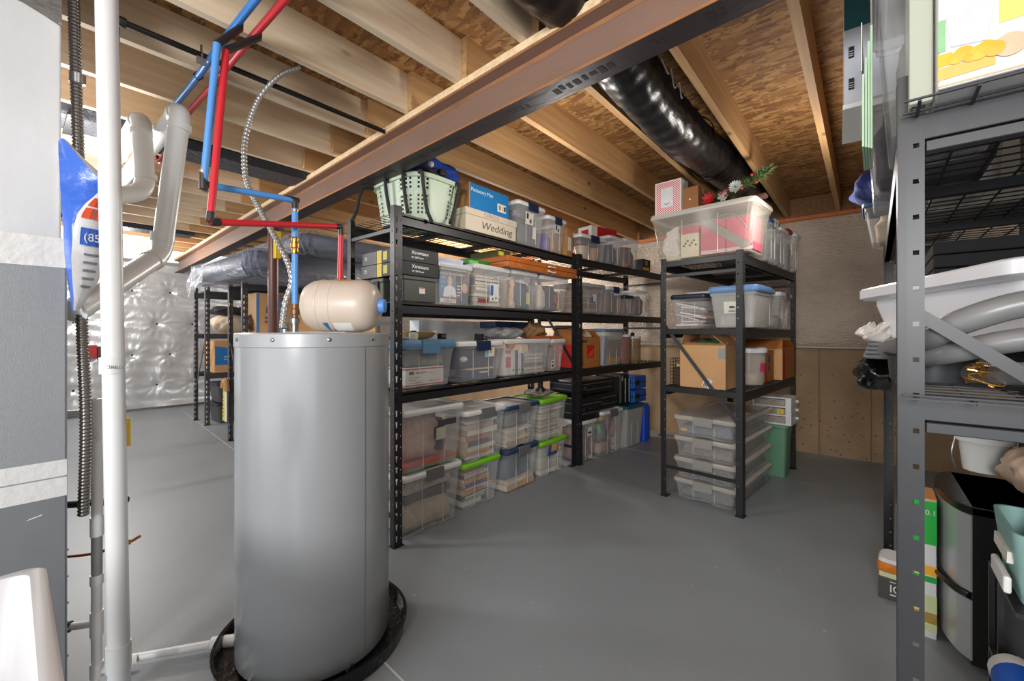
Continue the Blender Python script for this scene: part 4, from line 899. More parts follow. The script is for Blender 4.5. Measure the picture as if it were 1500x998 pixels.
# --- second shelf (chest height), near unit
z = 1.652
u = put(thing('ammo_can', 'dark green steel can with a small white label under two black boxes', 'ammo can'), FA, .085, .02, z)
M_am = mat('olive_steel', (74, 78, 72), .42, .2, var=(10, .1))
b = MB(); b.box((0, 0, 0), (.285, .155, .155)); b.build('can_body', M_am, u, bevel=.008); b = MB(); b.box((-.006, -.006, .152), (.291, .161, .182)); b.build('can_lid', M_am, u, bevel=.007)
b = MB(); b.box((.135, -.0015, .062), (.185, -.0003, .105)); b.build('white_label', M_paper, u); b = MB(); b.box((.137, -.002, .098), (.183, -.0004, .104)); b.build('red_line', colr((180, 90, 80), .5), u)
b = MB(); b.box((-.014, .05, .09), (-.006, .1, .17)); b.tube([(-.012, .055, .06), (-.018, .075, .045), (-.012, .1, .06)], .004, 6); b.build('wire_latch', M_latch, u)
for k, (yy, lb) in enumerate(((.22, 'olive steel can behind the labelled one, middle of the shelf end'), (.41, 'olive steel can at the back of the shelf end'))):
    u = put(thing('ammo_can', lb, 'ammo can'), FA, .06, yy, z); hh = .175 if k == 0 else .15
    b = MB(); b.box((0, 0, 0), (.28, .15, hh-.03)); b.build('can_body', M_am, u, bevel=.008); b = MB(); b.box((-.006, -.005, hh-.032), (.286, .155, hh)); b.build('can_lid', M_am, u, bevel=.007)
    b = MB(); b.box((-.012, .05, .05), (-.004, .095, hh-.02)); b.tube([(-.01, .055, .06), (-.02, .07, .03), (-.01, .09, .06)], .004, 6); b.build('wire_latch', M_dark, u)
for k in range(2):
    u = put(thing('black_box', ('lower' if k == 0 else 'upper')+' of two flat black printed boxes on the olive steel can', 'box', group='flat black boxes'), FA, .062, .008+.006*k, z+.184+.097*k, turn=-.8*k)
    b = MB(); b.box((0, 0, 0), (.325, .50, .094)); b.build('box_body', mat('matte_black_card', (30, 30, 30), .55), u, bevel=.002)
    text('Xtremaxx', .036, M_white, u, (.085, -.001, .052), sx=1.0); text('DC 200 Power', .019, M_white, u, (.085, -.001, .024), sx=.9)
    b = MB(); b.box((-.0012, .30, .002), (0, .498, .092)); b.build('grey_end_print', colr((92, 90, 92), .5), u); b = MB(); b.box((-.0012, .235, .001), (0, .295, .093)); b.build('yellow_end_stripe', colr((212, 184, 40), .5), u); b = MB(); b.box((-.0012, .165, .02), (0, .215, .08)); b.build('yellow_end_patch', colr((190, 180, 60), .5), u)
    text('25', .035, M_white, u, (-.0014, .46, .04), (90, 0, -90))
C1 = 'the tub of hardback books on the chest shelf'
t = inside(FA, bin_('clear tub showing two hardback covers with portraits, on the chest shelf', FA, .39, .0, z, .35, .42, .315, 'clear', None, r=.02, taper=.015), .39, .0, z)
def cover(label, x, w_, h_, base, bits, lines):
    u = put(thing('hardback_book', label, 'book'), FA, x, .035, z+.014); b = MB(); b.box((0, .002, .003), (w_-.003, .026, h_-.003)); b.build('page_block', M_paper, u); b = MB(); b.box((0, 0, 0), (w_, .003, h_)); b.box((0, .026, 0), (w_, .029, h_)); b.box((-.003, 0, 0), (0, .029, h_)); b.build('cover', base, u)
    for nm, x0, x1, z0, z1, m in bits: b = MB(); b.box((x0, -.0008, z0), (x1, 0, z1)); b.build(nm, m, u)
    for s, sz, xx, zz, m, sx in lines: text(s, sz, m, u, (xx, -.0012, zz), sx=sx)
    return u
def portrait(u, cx, zb, sc, skin, hair, top):
    def ell(name, x, zz, rx, rz, m, y=-.0016):
        b = MB(); n = 20; b.add([(x+rx*math.cos(2*PI*k/n), y, zz+rz*math.sin(2*PI*k/n)) for k in range(n)], [tuple(range(n))]); b.build(name, m, u, fix=False)
    ell('portrait_hair', cx, zb+.105*sc, .030*sc, .036*sc, hair, -.0013)
    b = MB(); b.add([(cx-.055*sc, -.0012, zb), (cx+.055*sc, -.0012, zb), (cx+.045*sc, -.0012, zb+.05*sc), (cx+.015*sc, -.0012, zb+.07*sc), (cx-.015*sc, -.0012, zb+.07*sc), (cx-.045*sc, -.0012, zb+.05*sc)], [tuple(range(6))]); b.build('portrait_clothing', top, u, fix=False)
    ell('portrait_face', cx, zb+.095*sc, .022*sc, .030*sc, skin)
    for s in (-1, 1): ell('portrait_eye', cx+s*.008*sc, zb+.102*sc, .0028*sc, .0018*sc, M_dark, -.0019)
    ell('portrait_mouth', cx, zb+.078*sc, .007*sc, .0022*sc, colr((150, 84, 80), .6), -.0019)
skin = colr((206, 174, 154), .6); mred = colr((176, 44, 52), .5)
u = cover('blue hardback picturing a person in white, left in the book tub', .425, .158, .215, colr((98, 128, 158), .4), [('white_panel', .0, .158, .0, .03, M_paper)], [('BILL', .03, .085, .036, mred, 1.1), ("O'REILLY", .028, .03, .006, mred, 1.05)])
portrait(u, .095, .045, 1.25, skin, colr((120, 112, 104), .7), colr((226, 226, 224), .6))
for k in range(3): b = MB(); b.box((.01, -.001, .185-.034*k), (.052, 0, .193-.034*k)); b.build('cover_line', colr((140, 176, 206), .5), u)
u = cover('hardback with a dark cover and a long-haired person, right in the book tub', .588, .12, .17, colr((70, 72, 92), .4), [('red_rule', .0, .12, .158, .164, mred), ('pink_patch', .005, .045, .035, .055, mred)], [])
for k in range(4): b = MB(); b.box((.008, -.001, .128-.024*k), (.045-.006*(k % 2), 0, .138-.024*k)); b.build('cover_line', M_paper, u)
portrait(u, .085, .012, 1.05, skin, colr((214, 184, 132), .6), colr((60, 64, 80), .6))
for k in range(5): book('thin books lying over the hardbacks in '+C1, 'flat books over the hardbacks', FA, .43+.004*(k % 2), .04, z+.232+k*.011, .27, .3, .0105, BK[k])
C2 = 'the tub of stacked paperbacks on the chest shelf'
t = inside(FA, bin_('clear tub with blue and white sticker full of stacked paperbacks, chest shelf', FA, .76, .0, z, .455, .42, .345, 'clear', None, taper=.02), .76, .0, z)
books(C2, FA, t, 11, pal=[(206, 194, 170), (190, 172, 146), (170, 144, 112), (214, 206, 190), (120, 100, 92)]); on_front(t, 'blue_sticker', .20, .235, .10, .185, colr((58, 110, 186), .5), y=-.0042); on_front(t, 'white_sticker', .195, .30, .05, .20, M_paper); on_front(t, 'red_print', .055, .18, .035, .065, colr((150, 60, 62), .5))
on_front(t, 'sticker_mark', .225, .24, .06, .08, M_latch, y=-.0042); on_front(t, 'sticker_mark', .265, .28, .07, .09, M_latch, y=-.0042)
C3 = 'the third chest-shelf tub under the wooden case'
t = inside(FA, bin_('clear tub holding blue cloth and a cream tag, third along the chest shelf', FA, 1.235, .0, z, .39, .42, .35, 'clear', None, taper=.02), 1.235, .0, z)
lump('dusty blue cloth inside '+C3, FA, t, (96, 108, 126), .012, .25, x0=.1, seed=41); lump('cream wrapped roll inside '+C3, FA, t, (222, 190, 160), .012, .27, x1=.12, seed=42, name='wrapped_roll', cat='roll', gap=.0); on_front(t, 'cream_tag', .22, .27, .05, .16, colr((214, 204, 160), .5)); on_front(t, 'grey_label', .17, .26, .25, .30, colr((176, 172, 176), .5))
C4 = 'the tub by the middle post on the chest shelf'
t = inside(FA, bin_('clear tub with an inner frame of cards, by the middle post on the chest shelf', FA, 1.66, .0, z, .50, .42, .345, 'clear', None, taper=.02), 1.66, .0, z)
lump('cream card sleeves inside '+C4, FA, t, (216, 204, 188), .012, .25, x1=.3, seed=43, name='card_sleeves', cat='papers', amp=.004); lump('dark album with orange corner inside '+C4, FA, t, (84, 80, 86), .012, .25, x0=.34, x1=.8, seed=44, name='album', cat='album', amp=.003); on_front(t, 'orange_print', .28, .345, .09, .17, colr((190, 100, 70), .5), y=.02); lump('ochre envelope edge inside '+C4, FA, t, (196, 150, 60), .012, .2, x0=.84, seed=45, name='envelope', cat='envelope', amp=.004)
u = put(thing('wooden_case', 'long orange-brown wooden case with two silver pulls lying on the clear tubs', 'case'), FA, 1.09, -.06, z+.354)
M_oak = wood('varnished_oak', (196, 112, 48), (160, 82, 30), .3); b = MB(); b.box((0, 0, 0), (1.13, .44, .048)); b.build('case_base', M_oak, u, bevel=.004); b = MB(); b.box((0, 0, .0505), (1.13, .44, .097)); b.build('case_lid', M_oak, u, bevel=.004)
b = MB(); b.box((.004, .004, .047), (1.126, .436, .0515)); b.build('case_gap', M_dark, u)
for z0, nm in ((.064, 'clasp'), (.026, 'pull_handle')):
    dz = -.014 if nm == 'pull_handle' else 0
    b = MB(); b.tube(smooth_path([(.60, 0, z0), (.61, -.014, z0+dz*.4), (.66, -.018, z0+dz), (.71, -.014, z0+dz*.4), (.72, 0, z0)], 6), .006, 8); b.build(nm, mat('bright_steel', (240, 240, 238), .3), u, smooth=True)
for rgb, xx, yy, ww, dd, hh, lb in (((76, 78, 30), 1.10, .06, .17, .34, .06, 'olive and gold game box lying on the left end of the wooden case'), ((30, 128, 40), .80, .12, .26, .30, .05, 'bright green game box under the top shelf left of the wooden case')):
    u = put(thing('game_box', lb, 'box'), FA, xx, yy, z+(.452 if 'olive' in lb else .352)); b = MB(); b.box((0, 0, 0), (ww, dd, hh)); b.build('box_body', colr(rgb, .35), u, bevel=.002)
    b = MB(); b.box((.01, -.001, .012), (ww*.45, 0, hh-.012)); b.build('box_print', colr((206, 190, 70) if 'olive' in lb else (120, 200, 90), .4), u)
u = put(thing('lavender_box', 'pale lavender box behind the book tub on the chest shelf', 'box'), FA, .44, .12, z+.317); b = MB(); b.box((0, 0, 0), (.30, .26, .055)); b.build('box_body', colr((196, 200, 222), .5), u, bevel=.003); b = MB(); b.box((-.002, -.002, .04), (.302, .262, .057)); b.build('box_lid', colr((206, 210, 228), .5), u, bevel=.002)
# --- top shelf, near unit
z = 2.252
M_bk = mat('basket_sage', (188, 204, 180), .42, var=(4, .05))
u = put(thing('laundry_basket', 'pale green plastic laundry basket with punched holes on the top shelf', 'basket'), FA, .16, -.015, z)
w, d, h = .47, .60, .32; b = MB(); NS = 72; NV = 22
def bsk(i, j):
    a = 2*PI*i/NS; v = j/NV; k = .84+.16*v; ca = math.copysign(abs(math.cos(a))**.55, math.cos(a)); sa = math.copysign(abs(math.sin(a))**.55, math.sin(a))
    return (w/2+ca*w/2*k, d/2+sa*d/2*k, h*v)
vs = [bsk(i, j) for j in range(NV+1) for i in range(NS)]; fs = []
for j in range(NV):
    for i in range(NS):
        hole = (j % 2 == 1) and (i % 2 == 0) and 2 < j < NV-2 and (i % 18 not in (0, 8, 16)) and not (j in (13,) )
        if not hole: fs.append((j*NS+i, j*NS+(i+1) % NS, (j+1)*NS+(i+1) % NS, (j+1)*NS+i))
fs.append(tuple(reversed(range(NS)))); b.add(vs, fs); b.build('basket_body', M_bk, u, solid=.003, fix=False, smooth=True, angle=60)
b = MB(); rr = []
for dz, k in ((-.03, 1.0), (-.03, 1.06), (0, 1.07), (.006, 1.03), (0, .98)):
    rr.append([(w/2+(bsk(i, NV)[0]-w/2)*k, d/2+(bsk(i, NV)[1]-d/2)*k, h+dz) for i in range(NS)])
b.rings(rr, cap0=False, cap1=False); b.build('basket_rim', M_bk, u, smooth=True)
M_strap = mat('black_webbing', (36, 36, 38), .7)
def strap(name, pts, wd=.024, par=None):
    pts = smooth_path(pts, 6); b = MB()
    for s in (0,): b.tube(pts, wd*.55, 6)
    return b.build(name, M_strap, par, smooth=True)
u = put(thing('webbing_harness', 'black webbing straps looped over the pale green laundry basket', 'strap'), FA, .16, -.015, z)
for pts in ([(.02, -.005, .30), (.03, -.03, .30), (.06, -.018, .18), (.10, .00, .06), (.13, -.02, -.03)], [(.36, -.008, .30), (.38, -.03, .30), (.36, -.02, .16), (.33, -.004, .04), (.30, -.02, .0)], [(-.01, .10, .30), (-.03, .10, .28), (-.012, .10, .14), (.01, .10, .03)], [(-.01, .30, .30), (-.04, .30, .28), (-.014, .30, .12), (.01, .3, .03)], [(-.01, .5, .29), (-.10, .52, .25), (-.13, .54, .10), (-.16, .56, .01)]):
    strap('strap', pts, par=u)
b = MB(); b.box((.20, -.03, .335), (.26, .0, .375)); b.build('strap_buckle', M_dark, u, bevel=.006)
bundle('blue_jacket', 'bright blue folded fabric piled on the laundry basket', 'fabric', FA, .27, .03, z+.325, .40, .42, .19, (22, 62, 158), 51, .022)
bundle('dark_bag', 'dark navy bag lump on the front rim of the laundry basket', 'bag', FA, .24, -.03, z+.325, .22, .16, .055, (30, 34, 48), 52, .012)
ball('small white knob between blue fabric and dark bag on the basket', FA, .30, -.01, z+.372, .022, (206, 200, 186), 'buckle_knob', 'knob')
t = put(thing('keepsake_box', 'cream cardboard keepsake box with handwriting on the top shelf', 'box'), FA, .655, .0, z)
M_cream = mat('cream_card', (206, 192, 172), .55, var=(3, .07), bump=(8, .12)); b = MB(); b.box((0, 0, 0), (.62, .42, .125)); b.build('box_body', M_cream, t, bevel=.004); b = MB(); b.box((-.006, -.006, .125), (.626, .426, .178)); b.build('box_lid', M_cream, t, bevel=.004)
M_pen = mat('marker', (84, 76, 72), .7); text('DRESS', .045, mat('faded_marker', (160, 140, 132), .7), t, (.20, -.0068, .136), sx=1.5); text('Wedding', .085, M_pen, t, (.17, -.001, .035), sx=1.25, shear=.2); b = MB(); b.tube([(.50+.012*k, -.0068, .14+.018*(k % 2)) for k in range(7)], .0018, 4); b.build('blue_scribble', mat('blue_pen', (110, 150, 190), .7), t)
t = put(thing('blue_box', 'blue printed carton lying on the cream keepsake box', 'box'), FA, .72, .03, z+.180)
b = MB(); b.box((0, 0, 0), (.49, .36, .215)); b.build('box_body', mat('box_blue', (28, 122, 186), .42, var=(5, .06)), t, bevel=.003); text('Pictionary Man', .044, M_white, t, (.02, -.001, .150)); b = MB(); b.box((.34, -.001, .05), (.45, 0, .12)); b.build('white_print', M_paper, t)
for x, c in ((.36, (150, 110, 90)), (.40, (210, 190, 170)), (.425, (40, 40, 40))): b = MB(); b.box((x, -.0016, .065), (x+.022, -.0008, .105)); b.build('photo_print', colr(c, .5), t)
b = MB(); b.box((-.001, -.001, 0), (.012, .361, .2155)); b.build('brown_edge', M_card, t)
D1 = 'the speckled tub on the top shelf'
t = inside(FA, bin_('clear tub with navy clip and dark speckled contents on the top shelf', FA, 1.31, .0, z, .44, .42, .395, 'white', 'navy', taper=.03), 1.31, .0, z)
lump('black and white speckled fabric inside '+D1, FA, t, (70, 70, 72), .012, .24, seed=61, m=mat('speckle', (96, 96, 98), .6, var=(160, .9), tint=(20, 20, 22))); lump('grey folded cloth over the speckled fabric inside '+D1, FA, t, (140, 142, 146), .27, .07, seed=62)
on_front(t, 'printed_sticker', .13, .25, .20, .31, M_paper); on_front(t, 'sticker_dark', .145, .17, .25, .30, M_dark, y=-.0042); on_front(t, 'sticker_dark', .19, .22, .215, .25, colr((90, 92, 100), .5), y=-.0042); on_front(t, 'white_tag', .25, .30, .08, .19, M_paper)
D2 = 'the purple and yellow tub on the top shelf'
t = inside(FA, bin_('clear tub with navy clip showing purple and yellow things on the top shelf', FA, 1.78, .0, z, .35, .42, .355, 'white', 'navy', taper=.03), 1.78, .0, z)
lump('purple ball-shaped toy inside '+D2, FA, t, (112, 92, 160), .012, .19, x1=.42, seed=63, name='purple_toy', cat='toy', amp=.004, rough=.4); lump('yellow toy bricks inside '+D2, FA, t, (206, 160, 70), .012, .18, x0=.46, x1=.9, seed=64, name='yellow_toy', cat='toy', amp=.006, rough=.4)
on_front(t, 'printed_sticker', .14, .24, .20, .29, M_paper); on_front(t, 'sticker_dark', .155, .175, .23, .28, M_dark, y=-.0042); on_front(t, 'sticker_dark', .19, .215, .215, .25, colr((90, 92, 100), .5), y=-.0042)
t = carton('tall narrow brown carton with a white label beside the purple and yellow tub', FA, 2.15, .02, z, .12, .35, .30, M_card); b = MB(); b.box((.02, -.001, .06), (.085, 0, .2)); b.build('white_label', M_paper, t)

# ================================================================ far unit of the long row
z = 2.252
E1 = 'the first top-shelf tub past the middle post'
t = inside(FB, bin_('clear tub holding tan pots, first past the middle post on the top shelf', FB, .04, .0, z, .52, .42, .27, 'white', 'navy', taper=.025), .04, .0, z)
for xx, rr, c, lb in ((.2, .08, (206, 182, 150), 'cream round pot inside '+E1), (.4, .065, (190, 140, 104), 'terracotta round pot inside '+E1)):
    u = put(thing('round_pot', lb, 'pot'), FB, .04+xx, .06+rr, z+.014); b = MB(); b.lathe([(rr*.8, 0), (rr, .12), (rr*1.06, .122), (rr*1.06, .145), (rr*.9, .145), (rr*.8, .02)], 22); b.build('pot_body', colr(c, .5), u, smooth=True); b = MB(); b.lathe([(rr*1.03, .1465), (rr*1.03, .153), (rr*.3, .158), (.01, .158)], 22); b.build('pot_lid', colr(tuple(x*.9 for x in c), .5), u, smooth=True)
lump('brown folded cloth over the pots inside '+E1, FB, t, (128, 98, 84), .178, .05, seed=66)
for x, w_, h_, c, lb in ((.60, .30, .34, (60, 58, 62), 'dark-filled clear tub, second past the middle post on the top shelf'), (.95, .36, .36, (112, 74, 58), 'clear tub with brown and red contents, third past the middle post on the top shelf')):
    t = inside(FB, bin_(lb, FB, x, .0, z, w_, .42, h_, 'clear', None, taper=.02), x, .0, z); lump('dark clothing packed inside the '+lb.split(',')[0]+' up high', FB, t, c, .012, h_*.72, seed=int(x*100), name='packed_clothing')
ball('red ball low in the third top-shelf tub past the middle post', FB, 1.06, .05, z+.012, .03, (190, 70, 60))
t = put(thing('gift_box', 'red gift box with white side behind the dark-filled tub on the top shelf', 'box'), FB, .52, .20, z+.345, -8)
b = MB(); b.box((0, 0, 0), (.46, .22, .13)); b.build('box_body', colr((176, 26, 40), .4), t, bevel=.003); b = MB(); b.box((-.001, -.001, .0), (.10, .221, .1305)); b.build('white_end', M_paper, t); b = MB(); b.box((-.0016, .05, .02), (-.001, .17, .09)); b.build('red_print', colr((176, 26, 40), .4), t)
u = put(thing('speaker_box', 'small black and yellow carton at the far end of the top shelf', 'box'), FB, 1.38, .0, z); b = MB(); b.box((0, 0, 0), (.2, .2, .15)); b.build('box_body', M_dark, u, bevel=.002); b = MB(); b.box((.01, -.001, .005), (.17, 0, .045)); b.build('yellow_band', colr((200, 160, 30), .5), u); b = MB(); b.lathe([(.035, 0), (.035, .001)], 18, M=Matrix.Translation((.09, 0, .1)) @ Matrix.Rotation(R(90), 4, 'X')); b.build('round_print', colr((170, 150, 120), .5), u); b = MB(); b.lathe([(.02, 0), (.02, .0018)], 14, M=Matrix.Translation((.09, 0, .1)) @ Matrix.Rotation(R(90), 4, 'X')); b.build('round_core', colr((120, 30, 30), .5), u)
z = 1.652
for x, w_, h_, c, lb, st, ld in ((.04, .48, .335, (150, 122, 96), 'clear tub with sticker holding tan paper stacks, chest shelf past the middle post', 1, 'grey'), (.55, .37, .33, (146, 118, 104), 'navy-clipped tub with brown contents, second past the middle post on the chest shelf', 0, 'white'), (.95, .22, .25, (150, 100, 66), 'low dark-lidded tub with orange-brown contents past the middle post on the chest shelf', 0, 'dark'), (1.20, .36, .33, (128, 104, 90), 'clear tub with brown contents at the far end of the chest shelf', 0, 'clear')):
    t = inside(FB, bin_(lb, FB, x, .0, z, w_, .42, h_, ld, 'navy' if ld == 'white' else None, taper=.02), x, .0, z)
    if st: on_front(t, 'white_sticker', .24, .31, .14, .22, M_paper); on_front(t, 'blue_sticker', .22, .245, .13, .19, colr((60, 90, 160), .5), y=-.0042); sheaf('the sticker tub past the middle post on the chest shelf', FB, t, pal=((168, 140, 112), (150, 122, 96), (186, 160, 130)))
    else: lump({.55: 'brown bundles inside the navy-clipped tub on the far chest shelf', .95: 'orange-brown bundles inside the low dark-lidded tub on the far chest shelf', 1.2: 'brown bundles inside the last tub on the far chest shelf'}[x], FB, t, c, .012, h_*.74, seed=int(x*90)+3, name='packed_bundle', cat='bundle')
z = 1.042
t = carton('open orange-brown carton with a red square print beside the middle post, waist shelf', FB, .075, .03, z, .36, .40, .335, mat('orange_card', (182, 116, 58), .7, var=(5, .1)), flaps=True)
b = MB(); b.box((.115, -.001, .11), (.25, 0, .255)); b.build('red_square', colr((206, 36, 30), .6), t); b = MB(); b.box((-.001, .0, .0), (0, .40, .26)); b.build('red_side_print', colr((210, 36, 26), .6), t)
b = MB(); b.box((-.0016, .0, .18), (-.001, .10, .262)); b.build('side_notch', mat('orange_card', (0, 0, 0)), t); b = MB(); b.box((.02, -.001, .285), (.12, 0, .315)); b.build('dark_stamp', M_txt, t)
for k in range(5): b = MB(); b.tube([(.13+.02*k, -.0016, .12+.014*(k % 2)), (.15+.02*k, -.0016, .16+.012*k)], .002, 4); b.build('print_scribble', colr((226, 90, 70), .6), t)
b = MB(); b.tube([(.04, -.0012, .03), (.035, -.0012, .055), (.05, -.0012, .07), (.06, -.0012, .05)], .003, 4); b.build('print_mark', M_txt, t)
bundle('cloth_heap', 'cream and brown cloth bulging out of the open orange-brown carton', 'cloth', FB, .11, .07, z+.22, .28, .30, .21, (214, 186, 156), 71, .02)
E2 = 'the blue-lidded tub on the waist shelf past the middle post'
t = inside(FB, bin_('cloudy tub with blue lid showing a grey print, waist shelf past the middle post', FB, .49, .0, z, .45, .42, .44, 'blue', None, body=M_cloudy, taper=.03), .49, .0, z); lump('grey and tan bedding inside '+E2, FB, t, (150, 142, 132), .012, .34, seed=72, name='bedding')
on_front(t, 'grey_print', .10, .40, .10, .31, colr((158, 148, 136), .5)); on_front(t, 'tan_strip', .11, .39, .03, .095, colr((206, 160, 112), .5)); on_front(t, 'blue_side_print', .035, .085, .03, .33, colr((150, 156, 190), .5))
def canister(label, x, y, zz, r, h, c, lidc, knob=True):
    u = put(thing('canister', label, 'canister'), FB, x, y, zz); b = MB(); b.lathe([(r*.92, 0), (r, .02), (r, h-.03), (r*.98, h-.028)], 28); b.build('canister_body', c, u, smooth=True); b = MB(); b.lathe([(r*1.03, h-.03), (r*1.03, h), (r*.4, h+.004), (.01, h+.004)], 28); b.build('canister_lid', lidc, u, smooth=True)
    if knob: b = MB(); b.lathe([(.02, h+.002), (.03, h+.02), (.026, h+.045), (.001, h+.055)], 14); b.build('lid_knob', M_dark, u, smooth=True)
    return u
canister('tall pinkish round canister with black knob on the far waist shelf', 1.10, .15, z, .115, .37, mat('rose_metal', (176, 132, 118), .25, .4), M_white); canister('smoky round jar with a dark knob at the far end of the waist shelf', 1.36, .14, z, .105, .345, clear('smoky', (150, 124, 88), .6), LID['clear'])
canister('amber jar seen inside the far row behind the smoky round jar', 1.33, .36, z, .10, .40, colr((170, 120, 60), .4), M_latch, False)
# floor, far unit
E3 = 'the white-rimmed tub beside the middle post'
t = inside(FB, bin_('clear tub with white rim and label under the black suitcase by the middle post', FB, .05, .0, 0, .32, .42, .465, 'white', None, taper=.025), .05, .0, 0); lump('red-brown mixed toys inside '+E3, FB, t, (140, 96, 80), .012, .34, seed=81, name='mixed_toys', cat='toys'); on_front(t, 'white_label', .13, .22, .28, .38, M_paper); on_front(t, 'label_mark', .14, .2, .31, .33, M_dark, y=-.0042)
E4 = 'the toy tub with a white lid on the floor past the middle post'
t = inside(FB, bin_('clear tub with white lid and grey clip full of bright toys past the middle post', FB, .40, -.03, 0, .47, .44, .525, 'white', 'grey', True, taper=.03), .40, -.03, 0)
for lb, c, z0, hh, x0, x1 in (('yellow plush toy at the top inside ', (222, 178, 80), .40, .07, 0, .7), ('grey toy parts inside ', (120, 122, 120), .17, .2, .0, .5), ('green toy car inside ', (110, 180, 70), .24, .12, .0, .14), ('mixed white and red toys low inside ', (186, 150, 140), .012, .14, 0, .8), ('pink book edges inside ', (196, 150, 140), .17, .22, .55, 1)): lump(lb+'the toy tub past the middle post', FB, t, c, z0, hh, x0, x1, name='toy', cat='toy', seed=int(z0*100)+int(x1*10))
t = inside(FB, bin_('grey cloudy tub with teal lid on the floor past the toy tub', FB, .95, -.03, 0, .44, .44, .52, 'teal', None, body=M_cloudy, taper=.03), .95, -.03, 0); lump('grey blankets filling the grey cloudy tub with teal lid', FB, t, (98, 98, 96), .012, .42, seed=84, name='blanket', cat='blanket')
def suitcase(label, F, x, y, z, w, d, h, turn=0, rgb=(26, 26, 28)):
    u = put(thing('suitcase', label, 'suitcase'), F, x, y, z, turn); m = mat('suitcase_%d' % rgb[2], rgb, .5, var=(20, .2), bump=(140, .15)); b = MB()
    b.rings([rrect(.02, w-.02, .0, d, .04, 0), rrect(0, w, 0, d, .05, .02), rrect(0, w, 0, d, .05, h-.02), rrect(.02, w-.02, .0, d, .05, h)]); b.build('shell', m, u, smooth=True, angle=50)
    for zz in (h*.3, h*.72): b = MB(); b.rings([rrect(-.003, w+.003, -.003, d+.003, .052, zz), rrect(-.003, w+.003, -.003, d+.003, .052, zz+.008)], cap0=False, cap1=False); b.build('zip', M_latch, u)
    b = MB(); b.tube(smooth_path([(w*.35, -.0, h*.55), (w*.37, -.035, h*.55), (w*.63, -.035, h*.55), (w*.65, 0, h*.55)], 5), .009, 8); b.build('carry_handle', M_dark, u, smooth=True)
    b = MB(); b.box((w*.12, -.003, h*.42), (w*.2, 0, h*.58)); b.build('metal_badge', M_zinc, u); b = MB()
    for xx in (.07, w-.07): b.lathe([(.001, -.0), (.02, .002), (.02, .02), (.001, .022)], 10, M=Matrix.Translation((xx, d-.04, h)))
    b.build('wheels', M_dark, u); return u
suitcase('black suitcase lying on the white-rimmed tub beside the middle post', FB, .03, .0, .47, .40, .5, .24); suitcase('black soft suitcase lying across the toy tub lid', FB, .45, .07, .53, .46, .5, .18); suitcase('second black suitcase on top of the soft one under the waist shelf', FB, .12, .09, .735, .72, .45, .15)
u = put(thing('rolling_bag', 'upright black rolling bag with a chrome corner beyond the suitcases', 'suitcase'), FB, .96, .06, .53); b = MB(); b.box((0, 0, 0), (.20, .4, .38)); b.build('bag_body', mat('suitcase_28', (26, 26, 28)), u, bevel=.03)
b = MB(); b.box((.0, -.012, .30), (.035, .002, .37)); b.box((-.05, -.012, .35), (.03, .0, .37)); b.build('chrome_corner', M_zinc, u, bevel=.005); b = MB()
for xx in (.07, .16): b.tube([(xx, -.012, .03), (xx, -.012, .33)], .007, 8)
b.build('pull_rods', M_zinc, u, smooth=True)
for k, (zz, lb) in enumerate(((.52, 'lower of two blue hard cases stacked on the teal-lid end'), (.70, 'upper of two blue hard cases under the far waist shelf'))):
    u = put(thing('hard_case', lb, 'case', group='blue hard cases'), FB, 1.22, .06, zz); b = MB(); b.box((0, 0, 0), (.36, .34, .165)); b.build('case_shell', mat('case_blue', (20, 84, 176), .35), u, bevel=.012); b = MB(); b.box((-.003, -.003, .078), (.363, .343, .088)); b.build('case_seam', M_dark, u); b = MB(); b.box((.08, -.012, .05), (.16, 0, .11)); b.build('case_latch', M_dark, u, bevel=.004); b = MB(); b.box((.02, -.004, .02), (.05, 0, .15)); b.build('bright_edge', mat('edge_blue', (70, 160, 224), .3), u, bevel=.004)
u = put(thing('folding_seat', 'bright blue plastic panel standing at the far end of the floor row', 'panel'), FB, 1.42, .0, 0); b = MB(); b.box((0, 0, 0), (.13, .4, .50)); b.build('panel_body', mat('panel_blue', (28, 84, 220), .4), u, bevel=.02); b = MB(); b.box((.135, .02, .0), (.2, .4, .46)); b.build('second_panel', mat('panel_blue2', (36, 60, 170), .4), u, bevel=.02)
# ================================================================ middle unit (C), turned a little
FCf = Fr(-.725, 3.655, 84.5)           # facing its long aisle side
FC = Fr(-1.383, 3.718, -5.5)           # facing its near end
LC, DC = 1.72, .661
shelf_unit('shelving_unit', 'dark shelving unit standing alone near the concrete wall with its narrow end toward the camera', FCf, LC, DC, 2.085, (2.06, 1.472, .972), keyed=False, braces_z=(1.93, .265), end_rail=.05, diag=(.70, 1.51), brace_end=0, mids=2, cell=.05, cross=.06, diag_m=mat('bright_brace', (76, 76, 80), .3, .6))
z = 2.063
F1 = 'the long clear bin on the middle unit'
t = inside(FC, bin_('long clear bin with pink contents overhanging the top of the middle shelving unit', FC, -.10, -.03, z, .86, .50, .415, 'lav', None, body=clear('yellowed_clear', (206, 198, 184), .20, .2), taper=.05, lidh=.035, r=.05), -.10, -.03, z)
lump('white fluffy stuffing at the left of '+F1, FC, t, (224, 216, 206), .03, .26, x1=.22, seed=101, name='stuffing', amp=.02); lump('cream shredded filler under the stuffing in '+F1, FC, t, (214, 206, 180), .006, .05, x1=.24, seed=103, name='filler', amp=.006)
u = put(thing('decorated_box', 'cream box with green sprigs inside '+F1, 'box'), FC, .155, .055, z+.02); b = MB(); b.box((0, 0, 0), (.145, .2, .26)); b.build('box_body', colr((224, 212, 184), .5), u, bevel=.003); b = MB(); b.box((-.002, -.002, .20), (.147, .202, .262)); b.build('pink_lid', colr((198, 84, 104), .5), u, bevel=.002)
